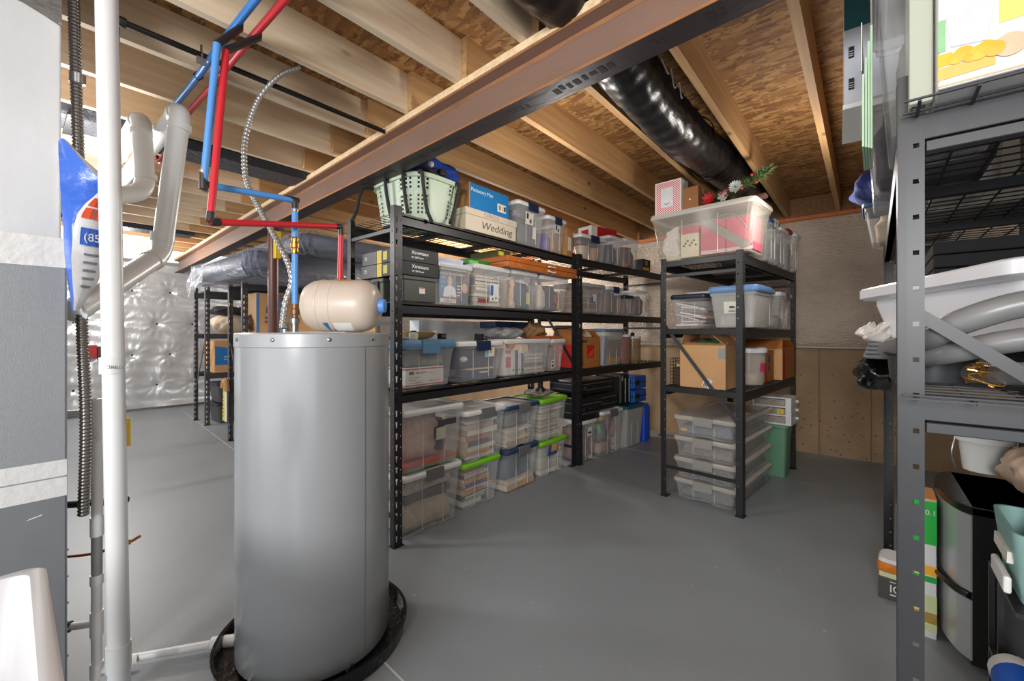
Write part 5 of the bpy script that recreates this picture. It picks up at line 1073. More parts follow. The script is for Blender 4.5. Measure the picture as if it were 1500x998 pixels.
for k in range(7): b = MB(); b.lathe([(.001, 0), (.012, .008), (.001, .022)], 6, M=Matrix.Translation((.025+.017*k, -.002, .09+.02*(k % 3)))); b.build('sprig', colr((110, 124, 84), .6), u)
for k in range(2):
    u = put(thing('pink_box', ('left' if k == 0 else 'right')+' of two pink boxes inside '+F1, 'box', group='pink boxes in the long bin'), FC, .315+.20*k, .08, z+.03); b = MB(); b.box((0, 0, 0), (.195, .24, .27)); b.build('box_body', colr((206, 92, 112), .5), u, bevel=.002); b = MB(); b.box((0, -.001, .0), (.195, 0, .03)); b.build('box_band', colr((226, 190, 190), .5), u)
u = put(thing('ribbon', 'grey glitter ribbon slanting across the pink boxes in the long clear bin', 'ribbon'), FC, .30, .0, z+.04)
b = MB(); b.add([(.02, .055, .25), (.09, .055, .27), (.42, .055, .02), (.34, .055, .0)], [(0, 1, 2, 3)]); b.build('ribbon_band', mat('glitter_grey', (140, 134, 124), .5, var=(200, .6)), u, solid=.004)
b = MB(); b.tube(smooth_path([(.10, .05, .26), (.2, .05, .285), (.3, .05, .26), (.38, .05, .15)], 6), .006, 6); b.build('ribbon_cord', mat('glitter_grey', (0, 0, 0)), u, smooth=True)
zt = z+.416
t = put(thing('gift_box', 'red and white striped gift box with a white label on the long clear bin', 'box'), FC, -.07, .03, zt); b = MB(); b.box((0, 0, 0), (.235, .15, .295)); b.build('box_body', colr((236, 228, 218), .6), t, bevel=.002); b = MB(); b.box((.012, -.0012, .012), (.225, 0, .285)); b.build('striped_print', stripes('candy_stripe', (196, 40, 66), (238, 228, 224), 75), t); b = MB(); b.box((.055, -.0024, .065), (.165, -.001, .235)); b.build('white_label', colr((222, 220, 222), .5), t)
b = MB(); b.tube(smooth_path([(.09, -.003, .10), (.105, -.003, .09), (.125, -.003, .095), (.13, -.003, .105)], 4), .0025, 5); b.build('label_mark', M_txt, t)
t = carton('small brown carton beside the striped gift box on the long clear bin', FC, .17, .06, zt, .13, .2, .205, mat('brown_card', (150, 100, 58), .7, var=(5, .1))); b = MB(); b.lathe([(.008, 0), (.008, .001)], 10, M=Matrix.Translation((.06, 0, .10)) @ Matrix.Rotation(R(90), 4, 'X')); b.build('white_dot', M_paper, t)
t = put(thing('holiday_garland', 'evergreen holiday garland with red poinsettia and berries lying on the long clear bin', 'garland'), FC, .34, .03, zt)
rg = random.Random(5); M_gr = mat('needle_green', (70, 92, 48), .6, var=(20, .3)); M_red = mat('petal_red', (176, 18, 34), .5); M_sil = mat('frosted', (172, 174, 168), .4); b = MB()
spine = smooth_path([(.02, .04, .03), (.10, .05, .05), (.2, .06, .07), (.30, .07, .12), (.40, .08, .16), (.46, .08, .20)], 8)
b.tube(spine, .005, 5)
b.build('stem', mat('brown_stem', (76, 44, 28), .7), t)
b = MB()
for p in spine[4:]:
    for _ in range(20):
        dv = Vector((rg.uniform(-1, 1), rg.uniform(-1, .6), rg.uniform(-.4, 1))).normalized()*rg.uniform(.04, .085); q = p+dv; n = dv.cross(Vector((0, .3, 1))).normalized()*.0055
        b.add([tuple(p-n), tuple(p+n), tuple(q)], [(0, 1, 2)])
o = b.build('evergreen_needles', M_gr, t, fix=False); o['kind'] = 'stuff'
def flower(cx, cy, cz, r, m, n, nm):
    b = MB()
    for k in range(n):
        a = 2*PI*k/n+rg.uniform(-.1, .1); lz = rg.uniform(-.2, .35); dv = Vector((math.cos(a), -.5+rg.uniform(-.2, .2), math.sin(a)+lz*.3)).normalized(); s = dv.cross(Vector((0, 1, 0))).normalized()*r*.24; c0 = Vector((cx, cy, cz))
        b.add([tuple(c0), tuple(c0+dv*r*.55+s), tuple(c0+dv*r), tuple(c0+dv*r*.55-s)], [(0, 1, 2, 3)])
    b.build(nm, m, t, solid=.0015, fix=False)
flower(.055, .02, .06, .065, M_red, 9, 'poinsettia'); flower(.055, .01, .06, .04, M_red, 7, 'poinsettia'); flower(.255, .03, .115, .058, M_sil, 16, 'frosted_spray'); flower(.16, .03, .06, .05, M_sil, 10, 'frosted_spray')
for p in ((.15, .0, .085), (.185, .01, .06), (.30, .02, .09), (.37, .02, .18), (.40, .03, .12), (.19, .0, .095)):
    b = MB(); b.lathe([(.001, -.012), (.009, -.008), (.012, 0), (.009, .008), (.001, .012)], 10, M=Matrix.Translation(p)); b.build('berry', M_red, t, smooth=True)
b = MB(); b.box((.04, .04, .0), (.46, .12, .03)); b.build('dark_red_base', colr((58, 26, 20), .7), t, bevel=.008)
# the row of tubs along the top, seen from the aisle
def side_bin(label, y, zz, wy, dx, h, lid, c, fill, latch=None, over=.03, body=None, hh=.72):
    """tub facing the aisle on the right long side"""
    t = inside(FCf, bin_(label, FCf, y, -over, zz, wy, dx, h, lid, latch, taper=.02, body=body), y, -over, zz)
    if fill: lump(fill, FCf, t, c, .012, h*hh, seed=int(y*97), name='packed_contents', cat='contents')
    return t
side_bin('clear tub with deep blue lid behind the long bin on the middle unit', .56, z, .33, .5, .37, 'deep', (130, 110, 92), 'tan contents of the deep-blue-lid tub on top of the middle unit', 'clear', over=.05)
side_bin('grey clear tub between the blue-lid and red-lid tubs on the middle unit', .92, z, .33, .5, .36, 'clear', (104, 102, 98), 'grey contents of the tub between the blue-lid and red-lid tubs', over=.04)
LID['red'] = mat('lid_red', (150, 24, 34), .4)
side_bin('clear tub with red lid near the far post on the middle unit', 1.27, z, .20, .5, .40, 'red', (96, 84, 70), 'dark contents of the red-lid tub on the middle unit', over=.03)
side_bin('tall smoky clear tub at the far end of the middle unit top', 1.49, z, .22, .5, .39, 'clear', (70, 62, 52), 'dark contents of the tall smoky tub at the far end', over=.05)
z = 1.475
G1 = 'the navy-lid tub of papers on the middle unit'
t = inside(FC, bin_('clear tub with dark navy lid full of loose papers, middle unit second shelf', FC, .07, .02, z, .31, .42, .29, 'dark', None, taper=.02), .07, .02, z)
pl = [(236, 230, 224), (214, 150, 140), (228, 222, 226), (220, 176, 160), (190, 200, 216), (238, 236, 232)]
for k in range(9):
    u = put(MB().add([(0, 0, 0), (.2, 0, 0), (.2, .26, .0), (0, .26, 0), (0, 0, .011), (.2, 0, .011), (.2, .26, .011), (0, .26, .011)], [(0, 3, 2, 1), (4, 5, 6, 7), (0, 1, 5, 4), (1, 2, 6, 5), (2, 3, 7, 6), (3, 0, 4, 7)]).build('paper_sheaf', colr(pl[k % 6], .6)), FC, .11+.02*((k*5) % 4), .055+.01*((k*3) % 4), z+.022+k*.0155+(.03 if k > 5 else 0)); tag(u, 'tilted sheaf of papers inside '+G1, 'papers', 'papers in the navy-lid tub'); u.rotation_euler = (0, R(7+5*((k*2) % 3)) if k > 2 else 0, R(-5.5+12*((k*7) % 5-2)*.4))
    if k > 2: u.location.z += .035
G2 = 'the blue-lid tub with a label on the middle unit'
t = inside(FC, bin_('cloudy white tub with blue lid and hand-lettered label, middle unit second shelf', FC, .39, .02, z, .37, .44, .335, 'sky', None, body=M_cloudy, taper=.03, lidh=.045), .39, .02, z)
lump('white folded linens inside '+G2, FC, t, (206, 202, 196), .012, .10, seed=111); on_front(t, 'white_label', .12, .24, .115, .21, M_paper); b = MB(); b.box((.165, .008, .16), (.20, .0105, .172)); b.build('label_car_drawing', M_dark, t, fix=False); text('LEGO', .022, M_dark, t, (.155, .006, .128))
u = put(thing('clear_tub_lid', 'loose pale lid lying across the papers tub on the middle unit', 'lid'), FC, .17, .12, z+.293); b = MB(); b.rings([rrect(0, .42, 0, .34, .03, 0), rrect(0, .42, 0, .34, .03, .018), rrect(.01, .41, .01, .33, .03, .022)]); b.build('lid_plate', LID['grey'], u, smooth=True)
b = MB(); b.box((.1, .1, .022), (.32, .24, .026)); b.build('lid_rib', LID['grey'], u)
side_bin('clear tub with grey lid behind the blue-lid tub on the second shelf', .50, z, .36, .5, .35, 'grey', (150, 130, 112), 'beige contents of the grey-lid tub behind the blue-lid tub', over=.02)
side_bin('clear tub with dark clip and a crinkled silver pack at the second shelf end', .92, z, .46, .5, .34, 'clear', (150, 140, 130), 'silver crinkled pack inside the tub with dark clip', 'grey', over=.04, hh=.35)
bundle('dark_bag', 'folded navy bag under the top deck of the middle unit', 'bag', FC, .15, .75, z, .38, .5, .42, (30, 34, 60), 114, .02)
z = .975
t = carton('open pale carton with a taped seam and small white tag on the middle unit', FC, .155, .035, z, .37, .38, .355, M_card2, flaps=True); 
b = MB(); b.box((.135, -.001, .10), (.20, 0, .175), M=Matrix.Translation((.02, 0, -.02)) @ Matrix.Rotation(R(22), 4, 'Y')); o = b.build('white_tag', M_paper, t); b = MB(); b.box((.315, -.001, .25), (.37, 0, .335)); b.build('grey_tape', mat('grey_tape', (150, 150, 150), .35), t)
for k in range(3): b = MB(); b.box((.145+.012*k, -.002, .105), (.152+.012*k, -.0008, .165), M=Matrix.Translation((.02, 0, -.02)) @ Matrix.Rotation(R(22), 4, 'Y')); b.build('tag_print', M_txt, t)
bundle('green_bag', 'dark red and green bags sticking out of the open pale carton', 'bag', FC, .19, .08, z+.26, .30, .26, .14, (46, 98, 40), 121, .018); bundle('red_bag', 'dark red bag beside the green one in the open pale carton', 'bag', FC, .17, .12, z+.28, .18, .25, .13, (96, 30, 26), 122, .015)
t = put(thing('wire_basket', 'dark brown wire basket at the left end of the middle unit', 'basket'), FC, .055, .07, z); b = MB()
for k in range(8): xx = .17*k/7; b.tube([(xx, 0, 0), (xx, 0, .235)], .0022, 5); b.tube([(0, .34*k/7, 0), (0, .34*k/7, .235)], .0022, 5); b.tube([(xx, .34, 0), (xx, .34, .235)], .0022, 5)
for k in range(9): zz = .235*k/8; b.tube([(0, 0, zz), (.17, 0, zz), (.17, .34, zz), (0, .34, zz), (0, 0, zz)], .0022, 5)
b.build('wire_frame', mat('brown_wire', (58, 40, 30), .5), t); b = MB(); b.box((.055, -.004, .165), (.115, -.002, .19)); b.build('yellow_tag', colr((170, 168, 90), .5), t); b = MB(); b.box((.01, .01, .004), (.16, .33, .16)); b.build('brown_lining', colr((84, 62, 48), .8), t, bevel=.01)
t = inside(FC, bin_('small clear tub with white lid behind the open pale carton', FC, .10, .43, z, .30, .3, .32, 'white', None, taper=.02), .10, .43, z)
t = put(thing('round_tub', 'round clear tub with white lid and a pink ribbon design beside the open carton', 'tub'), FCf, .58, .125, z, 0); b = MB(); b.lathe([(.095, 0), (.115, .01), (.135, .30)], 32, cap1=False); b.build('tub_body', clear('round_clear', (214, 206, 194), .42, .25), t, smooth=True); b = MB(); b.lathe([(.140, .285), (.145, .29), (.145, .325), (.12, .332), (.01, .334)], 32); b.build('tub_lid', LID['white'], t, smooth=True)
b = MB(); b.lathe([(.07, .012), (.09, .05), (.095, .10), (.01, .12)], 20); b.build('cream_contents', colr((214, 196, 160), .7), t, smooth=True)
b = MB(); b.grid(8, 4, lambda u_, v_: (.127*math.sin(-.55+1.1*u_)*(1+.01), -.128*math.cos(-.55+1.1*u_)*1.01, .12+.07*v_+.015*math.sin(u_*9))); b.build('pink_design', colr((214, 60, 110), .5), t, fix=False)
for y_, lb in ((.83, 'red and orange printed carton next to the round tub on the middle unit'),):
    t = carton(lb, FCf, y_, .06, z, .30, .40, .29, mat('amber_card', (176, 106, 46), .65, var=(5, .1)))
    b = MB(); b.add([(0, -.001, 0), (.07, -.001, 0), (.0, -.001, .28)], [(0, 1, 2)]); b.build('red_print', colr((164, 24, 28), .5), t, fix=False); b = MB(); b.box((.09, -.0012, .18), (.17, 0, .25)); b.build('dark_print', M_txt, t); b = MB(); b.lathe([(.035, 0), (.035, .001)], 18, M=Matrix.Translation((.13, 0, .13)) @ Matrix.Rotation(R(90), 4, 'X')); b.build('round_print', colr((92, 62, 50), .5), t)
t = carton('amber carton with red corner and raised flap at the middle unit far end', FCf, 1.18, .0, z, .50, .42, .30, mat('amber_card', (0, 0, 0)), flaps=True); b = MB(); b.box((.0, -.0012, 0), (.10, 0, .30)); b.build('red_print', colr((164, 24, 28), .5), t); b = MB(); b.lathe([(.03, 0), (.03, .001)], 18, M=Matrix.Translation((.22, 0, .22)) @ Matrix.Rotation(R(90), 4, 'X')); b.build('round_print', colr((110, 84, 60), .5), t); b = MB(); b.box((-.001, .0, 0), (0, .42, .30)); b.build('light_side', M_card2, t)
# under the lowest deck: flat tubs in a stack
for k in range(4):
    hh = .178; zz = k*.181; pos = ('lowest', 'second lowest', 'second highest', 'topmost')[k]
    t = inside(FC, bin_('long flat clear tub, %s of the four stacked under the middle unit' % pos, FC, .085, .05, zz, .51, 1.06, hh, 'lav', 'cloud', True, taper=.018, lidh=.026, group=None), .085, .05, zz)
    if k == 3: ball('yellow toy lying in the topmost flat tub', FC, .16, .11, zz+.03, .035, (214, 180, 120), sq=.6)
    lump('grey odds and ends inside the %s flat tub' % pos, FC, t, ((120, 116, 110), (134, 130, 124), (142, 130, 120), (126, 130, 136))[k], .012, .085, seed=131+k, name='odds_and_ends', cat='odds and ends')
t = put(thing('dark_crate', 'dark blue slatted crate behind the left post of the middle unit', 'crate'), Fr(-1.30, 4.9, -5.5), 0, 0, 0); b = MB()
for k in range(6): b.box((0, -.002, .03+.06*k), (.18, .3, .065+.06*k))
b.box((.01, .01, .0), (.17, .29, .4)); b.build('crate_body', mat('crate_navy', (26, 36, 60), .5), t); b = MB(); b.box((.03, -.006, .26), (.15, -.002, .32)); b.build('crate_tag', mat('crate_wire', (120, 120, 116), .4), t)
t = put(thing('wastebasket', 'green plastic wastebasket under the white drawer unit behind the middle unit', 'wastebasket'), Fr(-.86, 4.93, -5.5), 0, 0, 0)
M_wb = mat('sage_plastic', (104, 150, 118), .4, var=(4, .05)); b = MB(); b.rings([rrect(.03, .25, .03, .22, .03, 0), rrect(.005, .275, .005, .245, .035, .50), rrect(.012, .268, .012, .238, .03, .50), rrect(.04, .24, .04, .21, .03, .012)], 0, True, True); b.build('basket_wall', M_wb, t, smooth=True, angle=40)
b = MB(); b.rings([rrect(-.004, .284, -.004, .254, .04, .49), rrect(-.01, .29, -.01, .26, .045, .495), rrect(-.01, .29, -.01, .26, .045, .525), rrect(.004, .276, .004, .246, .035, .527), rrect(.008, .272, .008, .242, .035, .49)], cap0=False, cap1=False); b.build('rolled_rim', M_wb, t, smooth=True, angle=50)
t = put(thing('drawer_unit', 'small white three-drawer organiser standing on the green wastebasket', 'drawer unit'), Fr(-.885, 4.92, -5.5), 0, 0, .527)
b = MB()
for zz in (0, .085, .17, .255): b.box((0, 0, zz), (.34, .27, zz+.016))
for xx in (0, .325): b.box((xx, 0, .016), (xx+.015, .27, .255))
b.box((.29, -.002, 0), (.34, .004, .27)); b.box((0, .255, .016), (.34, .27, .255)); b.build('drawer_frame', M_white, t, bevel=.003)
for k, c in enumerate(((150, 128, 112), (120, 150, 170), (140, 120, 108))):
    b = MB(); b.box((.02, .01, .018+.085*k), (.285, .24, .078+.085*k)); dr = b.build('drawer', clear('drawer_clear', (190, 176, 164), .75), t); b = MB(); b.box((.10, -.006, .055+.085*k), (.2, .01, .065+.085*k)); b.build('drawer_lip', clear('drawer_clear'), dr)
for k, c in enumerate(((226, 226, 220), (60, 110, 180), (140, 190, 90), (230, 120, 70), (226, 100, 80), (110, 180, 140), (226, 200, 70), (236, 190, 50))):
    b = MB(); b.box((.03+.031*k, .005, .106), (.058+.031*k, .011, .155)); b.build('coloured_card', colr(c, .5), t)
for k in range(3): b = MB(); b.lathe([(.012, 0), (.014, .006), (.014, .02), (.001, .024)], 10, M=Matrix.Translation((.34, .20, .05+.085*k)) @ Matrix.Rotation(R(90), 4, 'Y')); b.build('side_knob', M_white, t)

# ================================================================ right-hand unit, seen through its near end
FR = Fr(.064, 1.43, -.8); FRs = Fr(.0951, 3.660, -90.8)
LR, DR = 2.23, .62
shelf_unit('shelving_unit', 'large grey shelving unit at the right edge with square-punched posts and a slanted brace', FRs, LR, DR, 2.075, (1.975, 1.292), keyed=False, m=M_blackr, diag=(1.50, 1.02), brace_end=1, mids=2, cell=.09, cross=.075, overhang=.13, end_rail=.066, wire_m=M_black)
z = 1.977
t = inside(FR, bin_('tall clear bin with white rim on the top right shelf behind the grey post', FR, -.05, .10, z, .30, .42, .47, 'clear', None, taper=.03), -.05, .10, z); lump('grey and brown cloths inside the tall clear bin on the top right shelf', FR, t, (142, 140, 142), .012, .33, seed=141)
u = put(thing('file_folder', 'stack of pale green folders standing beside the tall clear bin', 'folders'), FR, -.072, .16, z+.001); b = MB()
for k in range(4): b.box((.006*k, .01*k, 0), (.006*k+.005, .24, .36-.05*(3-k)))
b.build('folder_leaves', colr((176, 206, 172), .5), u); b = MB(); b.box((-.002, .0, .22), (.0, .24, .36)); b.build('white_sheet', M_paper, u)
t = inside(FR, bin_('dark clear bin under the teal-topped carton on the top right shelf', FR, -.08, .74, z, .40, .46, .385, 'grey', None, taper=.02), -.09, .56, z); lump('dark clothing in the bin under the teal-topped carton', FR, t, (84, 80, 84), .012, .26, seed=142)
u = put(thing('storage_carton', 'white carton with teal top and handle slots, high on the right shelf', 'carton'), FR, -.14, .78, z+.392, 3); b = MB(); b.box((0, .02, 0), (.36, .42, .46)); b.build('carton_body', mat('white_card', (196, 200, 208), .5, var=(4, .06)), u, bevel=.004); b = MB(); b.box((0, .016, .32), (.36, .02, .46)); b.build('teal_panel', mat('teal_card', (16, 92, 102), .4), u)
b = MB(); b.box((-.004, .016, -.006), (.364, .424, .012)); b.build('carton_rim', M_white, u)
for zz in (.07, .20): b = MB(); b.box((.015, .0145, zz), (.033, .02, zz+.045)); b.build('handle_slot', M_dark, u)
for zz in (.077, .085, .095, .207, .215, .225): b = MB(); b.box((.017, .0138, zz), (.031, .0146, zz+.002)); b.build('slot_rib', M_paper, u)
u = put(thing('produce_carton', 'white carton printed with a yellow tray on the wire deck, top right corner', 'carton'), FR, .062, -.105, z); b = MB(); b.box((0, 0, 0), (.44, .34, .44)); b.build('carton_body', mat('bright_card', (212, 211, 210), .4), u, bevel=.004)
b = MB(); b.add([(0, -.0015, .018), (.085, -.0015, .022), (.085, -.0015, .045), (0, -.0015, .045)], [(0, 1, 2, 3)]); b.build('tray_print', colr((226, 184, 92), .5), u, fix=False); b = MB(); b.box((.0, -.0015, .048), (.022, 0, .075)); b.build('fruit_print', colr((226, 184, 40), .5), u)
for k in range(6):
    b = MB(); b.lathe([(.001, -.001), (.013+.003*(k % 2), 0), (.001, .001)], 14, M=Matrix.Translation((.028+.011*k, -.0022-.0004*k, .058+.006*math.sin(k*2))) @ Matrix.Rotation(R(90), 4, 'X')); b.build('fruit_print', colr((232, 184-6*(k % 3), 40+10*(k % 2)), .5), u)
b = MB(); b.lathe([(.001, -.001), (.024, 0), (.001, .001)], 18, M=Matrix.Translation((.105, -.003, .055)) @ Matrix.Rotation(R(90), 4, 'X')); b.build('bowl_print', colr((206, 184, 150), .5), u)
b = MB(); b.add([(.02, -.0018, .085), (.072, -.0018, .078), (.085, -.0018, .16), (.012, -.0018, .16)], [(0, 1, 2, 3)]); b.build('cloth_print', colr((206, 206, 210), .5), u, fix=False); b = MB(); b.box((.09, -.0016, .105), (.44, 0, .22)); b.build('yellow_print', colr((226, 208, 110), .5), u); b = MB(); b.box((0, -.0016, .08), (.012, 0, .15)); b.build('green_print', colr((140, 190, 140), .5), u)
b = MB(); b.box((.0, -.0016, .004), (.44, 0, .007)); b.build('orange_rule', colr((226, 188, 140), .5), u)
u = put(thing('clear_sleeve', 'clear plastic sleeve standing between the tall bin and the white carton', 'sleeve'), FR, .018, -.06, z); b = MB(); b.box((0, 0, 0), (.04, .02, .42)); b.box((.0, .02, .0), (.006, .18, .42)); b.build('sleeve_body', clear('sleeve_film', (206, 212, 196), .55, .2), u, bevel=.003); b = MB(); b.box((.01, .021, .15), (.03, .024, .40)); b.build('olive_insert', colr((120, 116, 70), .5), u)
t = carton('pale carton farther back on the top right shelf', FR, .33, .28, z, .26, .5, .30, mat('pale_board', (206, 200, 190), .6, var=(4, .06)))
t = carton('second pale carton at the back of the top right shelf', FR, .05, 1.22, z, .50, .5, .26, mat('pale_board', (0, 0, 0)))
t = inside(FR, bin_('clear tub with deep blue lid at the far end of the top right shelf', FR, -.10, 1.88, z, .46, .36, .25, 'deep', 'lid', taper=.035), -.10, 1.88, z); lump('tan contents of the far tub with deep blue lid', FR, t, (170, 150, 120), .012, .17, seed=150)
bundle('navy_fabric', 'navy blue folded fabric heaped on the far tub with deep blue lid', 'fabric', FR, -.17, 1.82, z+.252, .52, .42, .21, (30, 40, 96), 151, .02, rough=.95)
u = put(thing('foam_mat', 'black foam mats lying under the top right deck', 'mat'), FR, .12, .75, 1.297+.33); b = MB()
for k in range(3): b.box((0, .01*k, .05*k), (.48, 1.2, .05*k+.045))
b.build('foam_layers', mat('black_foam', (24, 24, 25), .9, var=(120, .4)), u, bevel=.006)
u = put(thing('dark_tote', 'dark storage tote carrying the black foam mats on the right unit', 'tote'), FR, .14, 1.1, 1.297); b = MB(); b.rings([rrect(.02, .44, .02, .78, .04, 0), rrect(0, .46, 0, .80, .05, .31), rrect(.0, .46, .0, .80, .05, .325)]); b.build('tote_body', M_dark, u, smooth=True, angle=40); b = MB(); b.box((-.01, -.01, .285), (.47, .81, .30)); b.build('tote_rim', M_dark, u, bevel=.004)
# baby bath
t = put(thing('baby_bath', 'white plastic baby bath lying over the aisle edge of the right shelf', 'tub'), Fr(-.045, 2.43, -69.8), 0, 0, 1.405); M_bath = mat('bath_white', (238, 238, 242), .22)
def bath(ins, zz, n=8): return rrect(ins, .98-ins, ins, .46-ins, .10-ins*.3, zz, n)
b = MB(); b.rings([bath(.10, 0), bath(.085, .005), bath(.045, .15), bath(.045, .165), bath(.012, .17), bath(0, .178), bath(0, .212), bath(.006, .218), bath(.05, .216), bath(.058, .20), bath(.11, .02)], 0, True, True); b.build('bath_shell', M_bath, t, smooth=True, angle=45)
# grey hoses
M_hose = mat('grey_hose', (124, 124, 124), .33, var=(4, .12))
for k, (lb, pts, r) in enumerate((('uppermost grey hose arching under the white baby bath', [(-.01, .34, 1.385), (.06, .10, 1.425), (.12, .045, 1.468), (.217, .035, 1.505), (.35, .045, 1.515), (.52, .15, 1.50)], .030), ('middle grey hose lying below the arching one', [(.02, .30, 1.355), (.09, .10, 1.385), (.217, .05, 1.425), (.4, .06, 1.44), (.55, .2, 1.42)], .027), ('lowest grey hose near the slanted brace', [(.15, .25, 1.33), (.23, .07, 1.345), (.35, .05, 1.36), (.5, .15, 1.36)], .027))):
    u = put(thing('hose', lb, 'hose'), FR, 0, 0, 0); b = MB(); b.tube(smooth_path(pts, 14), r, 18); b.build('hose_tube', M_hose, u, smooth=True)
    b = MB(); p, q = Vector(pts[-1]), Vector(pts[-2]); b.tube([p, p+(p-q).normalized()*.04], r*1.12, 18); b.build('hose_cuff', M_dark, u, smooth=True)
u = put(thing('folded_sheet', 'stack of grey folded sheeting under the bath end, overhanging the aisle', 'sheeting'), FR, -.075, .78, 1.335); b = MB()
for k in range(4): b.rings([rrect(.005*k, .34, .01*k, .42, .03, .016*k), rrect(.005*k-.006, .346, .01*k-.006, .426, .035, .016*k+.007), rrect(.005*k, .34, .01*k, .42, .03, .016*k+.014)])
b.build('sheet_layers', mat('grey_sheet', (126, 130, 134), .35), u, smooth=True, angle=40)
bundle('black_bag', 'glossy black plastic bag drooping over the aisle edge of the right shelf', 'bag', FR, -.10, .80, 1.20, .14, .32, .14, (16, 16, 17), 161, .022, rough=.18)
bundle('cellophane', 'crumpled clear cellophane poking out below the white baby bath', 'wrap', FR, -.09, .86, 1.395, .12, .20, .08, (214, 208, 200), 162, .02, m=mat('cellophane', (220, 214, 206), .18, var=(40, .2), bump=(30, .8)))
t = put(thing('round_dark_tub', 'dark round container behind the grey post on the right shelf', 'container'), FR, .08, .30, 1.297); b = MB(); b.lathe([(.085, 0), (.09, .005), (.095, .07), (.10, .075), (.10, .09), (.001, .10)], 28); b.build('container_body', mat('smoke_grey', (62, 64, 66), .3), t, smooth=True); b = MB(); b.lathe([(.102, .076), (.106, .08), (.102, .086)], 28, cap0=False, cap1=False); b.build('container_rim', M_dark, t, smooth=True)
u = put(thing('string_lights', 'tangle of gold string lights behind the end rail of the right shelf', 'lights'), FR, .13, .10, 1.297); rl = random.Random(3)
M_gold = mat('gold_wire', (236, 178, 84), .25, .9); b = MB()
for k in range(16):
    p = [Vector((rl.uniform(0, .10), rl.uniform(0, .09), rl.uniform(.01, .07))) for _ in range(4)]; b.tube(smooth_path(p, 4), .0016, 4)
o = b.build('gold_wires', M_gold, u); o['kind'] = 'stuff'
b = MB(); b.box((.11, .0, 0), (.15, .1, .075)); b.build('dark_spool', M_dark, u, bevel=.004)
u = put(thing('black_cushion', 'dark quilted cushion right of the gold string lights', 'cushion'), FR, .30, .06, 1.297); b = MB(); b.rings([rrect(.01, .29, .01, .30, .04, 0), rrect(0, .30, 0, .31, .05, .02), rrect(0, .30, 0, .31, .05, .05), rrect(.02, .28, .02, .29, .05, .065)]); b.build('cushion_body', mat('dark_fabric', (30, 30, 32), .8, bump=(120, .3)), u, smooth=True); b = MB(); b.box((.02, -.003, .03), (.28, 0, .034)); b.build('piping', M_latch, u)
# lower bay: compact fridge and what stands round it
t = put(thing('mini_fridge', 'compact stainless-front fridge with black body under the right shelf', 'fridge'), Fr(.295, 3.22, -90), 0, 0, 0)
# local x runs along the aisle toward the camera, y goes into the shelf
M_ss = mat('stainless', (178, 180, 182), .28, .35, var=(2, .06)); M_blk = mat('fridge_black', (26, 25, 24), .35, var=(20, .2))
b = MB(); b.box((0, .05, .03), (.60, .50, .70)); b.build('fridge_body', M_blk, t, bevel=.006)
def door(z0, z1):
    pts = [(.60*u, .05-.075*math.sin(PI*u)**.6, 0) for u in [k/20 for k in range(21)]]
    b = MB(); b.rings([[(x, y, z) for x, y, _ in pts]+[(.60, .055, z), (0, .055, z)] for z in (z0, z1)]); return b.build('fridge_door', M_ss, t, smooth=True, angle=50)
door(.34, .665); door(.05, .305)
b = MB(); pts = [(.60*u, .045-.09*math.sin(PI*u)**.6, .322) for u in [k/20 for k in range(21)]]; b.tube(pts, .013, 8); b.build('handle_band', M_blk, t, smooth=True)
b = MB(); b.rings([[(.60*u, .05-.08*math.sin(PI*u)**.6, z) for u in [k/20 for k in range(21)]]+[(.60, .5, z), (0, .5, z)] for z in (.668, .70)]); b.build('top_cap', mat('cap_gloss_black', (18, 18, 19), .22, bump=(80, .15)), t, smooth=True, angle=40)
u = put(thing('bucket', 'white plastic bucket standing on the fridge under the right shelf', 'bucket'), FR, .40, 1.92, .703); b = MB(); b.lathe([(.082, 0), (.098, .155), (.112, .157), (.112, .20), (.104, .20), (.08, .01)], 30); b.build('bucket_wall', mat('bucket_white', (226, 226, 222), .4), u, smooth=True)
b = MB(); b.tube(smooth_path([(-.11, -.02, .17), (-.125, -.04, .08), (-.11, -.03, .0)], 6), .004, 6); b.build('wire_bail', M_zinc, u, smooth=True)
bundle('peach_bag', 'peach-coloured bag in clear plastic slumped on the fridge beside the bucket', 'bag', FR, .40, 1.40, .703, .36, .34, .20, (214, 184, 160), 171, .02, rough=.35)
u = put(thing('tall_carton', 'tall thin green and white printed carton leaning by the fridge front', 'carton'), FR, .10, 1.36, 0.0); b = MB(); b.box((0, 0, 0), (.075, .20, .655)); b.build('carton_body', mat('bright_card', (0, 0, 0)), u, bevel=.002)
for z0, z1, c in ((.44, .645, (28, 176, 60)), (.295, .34, (236, 172, 40)), (.262, .29, (30, 160, 60)), (.03, .20, (206, 214, 160)), (.07, .12, (240, 180, 40)), (.648, .656, (220, 150, 90))): b = MB(); b.box((-.0012, -.0014, z0), (.0762, .2, z1)); b.build('colour_print', colr(c, .45), u)
text('0.1', .032, M_paper, u, (.036, -.002, .58))
u = put(thing('ice_box', 'dark printed box with orange contents on the floor by the far right post', 'box'), FR, -.03, 1.62, 0, -4); b = MB(); b.box((0, 0, 0), (.20, .17, .115)); b.build('box_body', mat('charcoal_card', (64, 62, 62), .45), u, bevel=.003)
text('ICE', .058, M_paper, u, (.045, -.001, .045), sx=.9)
for z0, z1, w1 in ((.028, .034, .07), (.098, .101, .08)): b = MB(); b.box((.048, -.001, z0), (.048+w1, 0, z1)); b.build('small_print', M_paper, u)
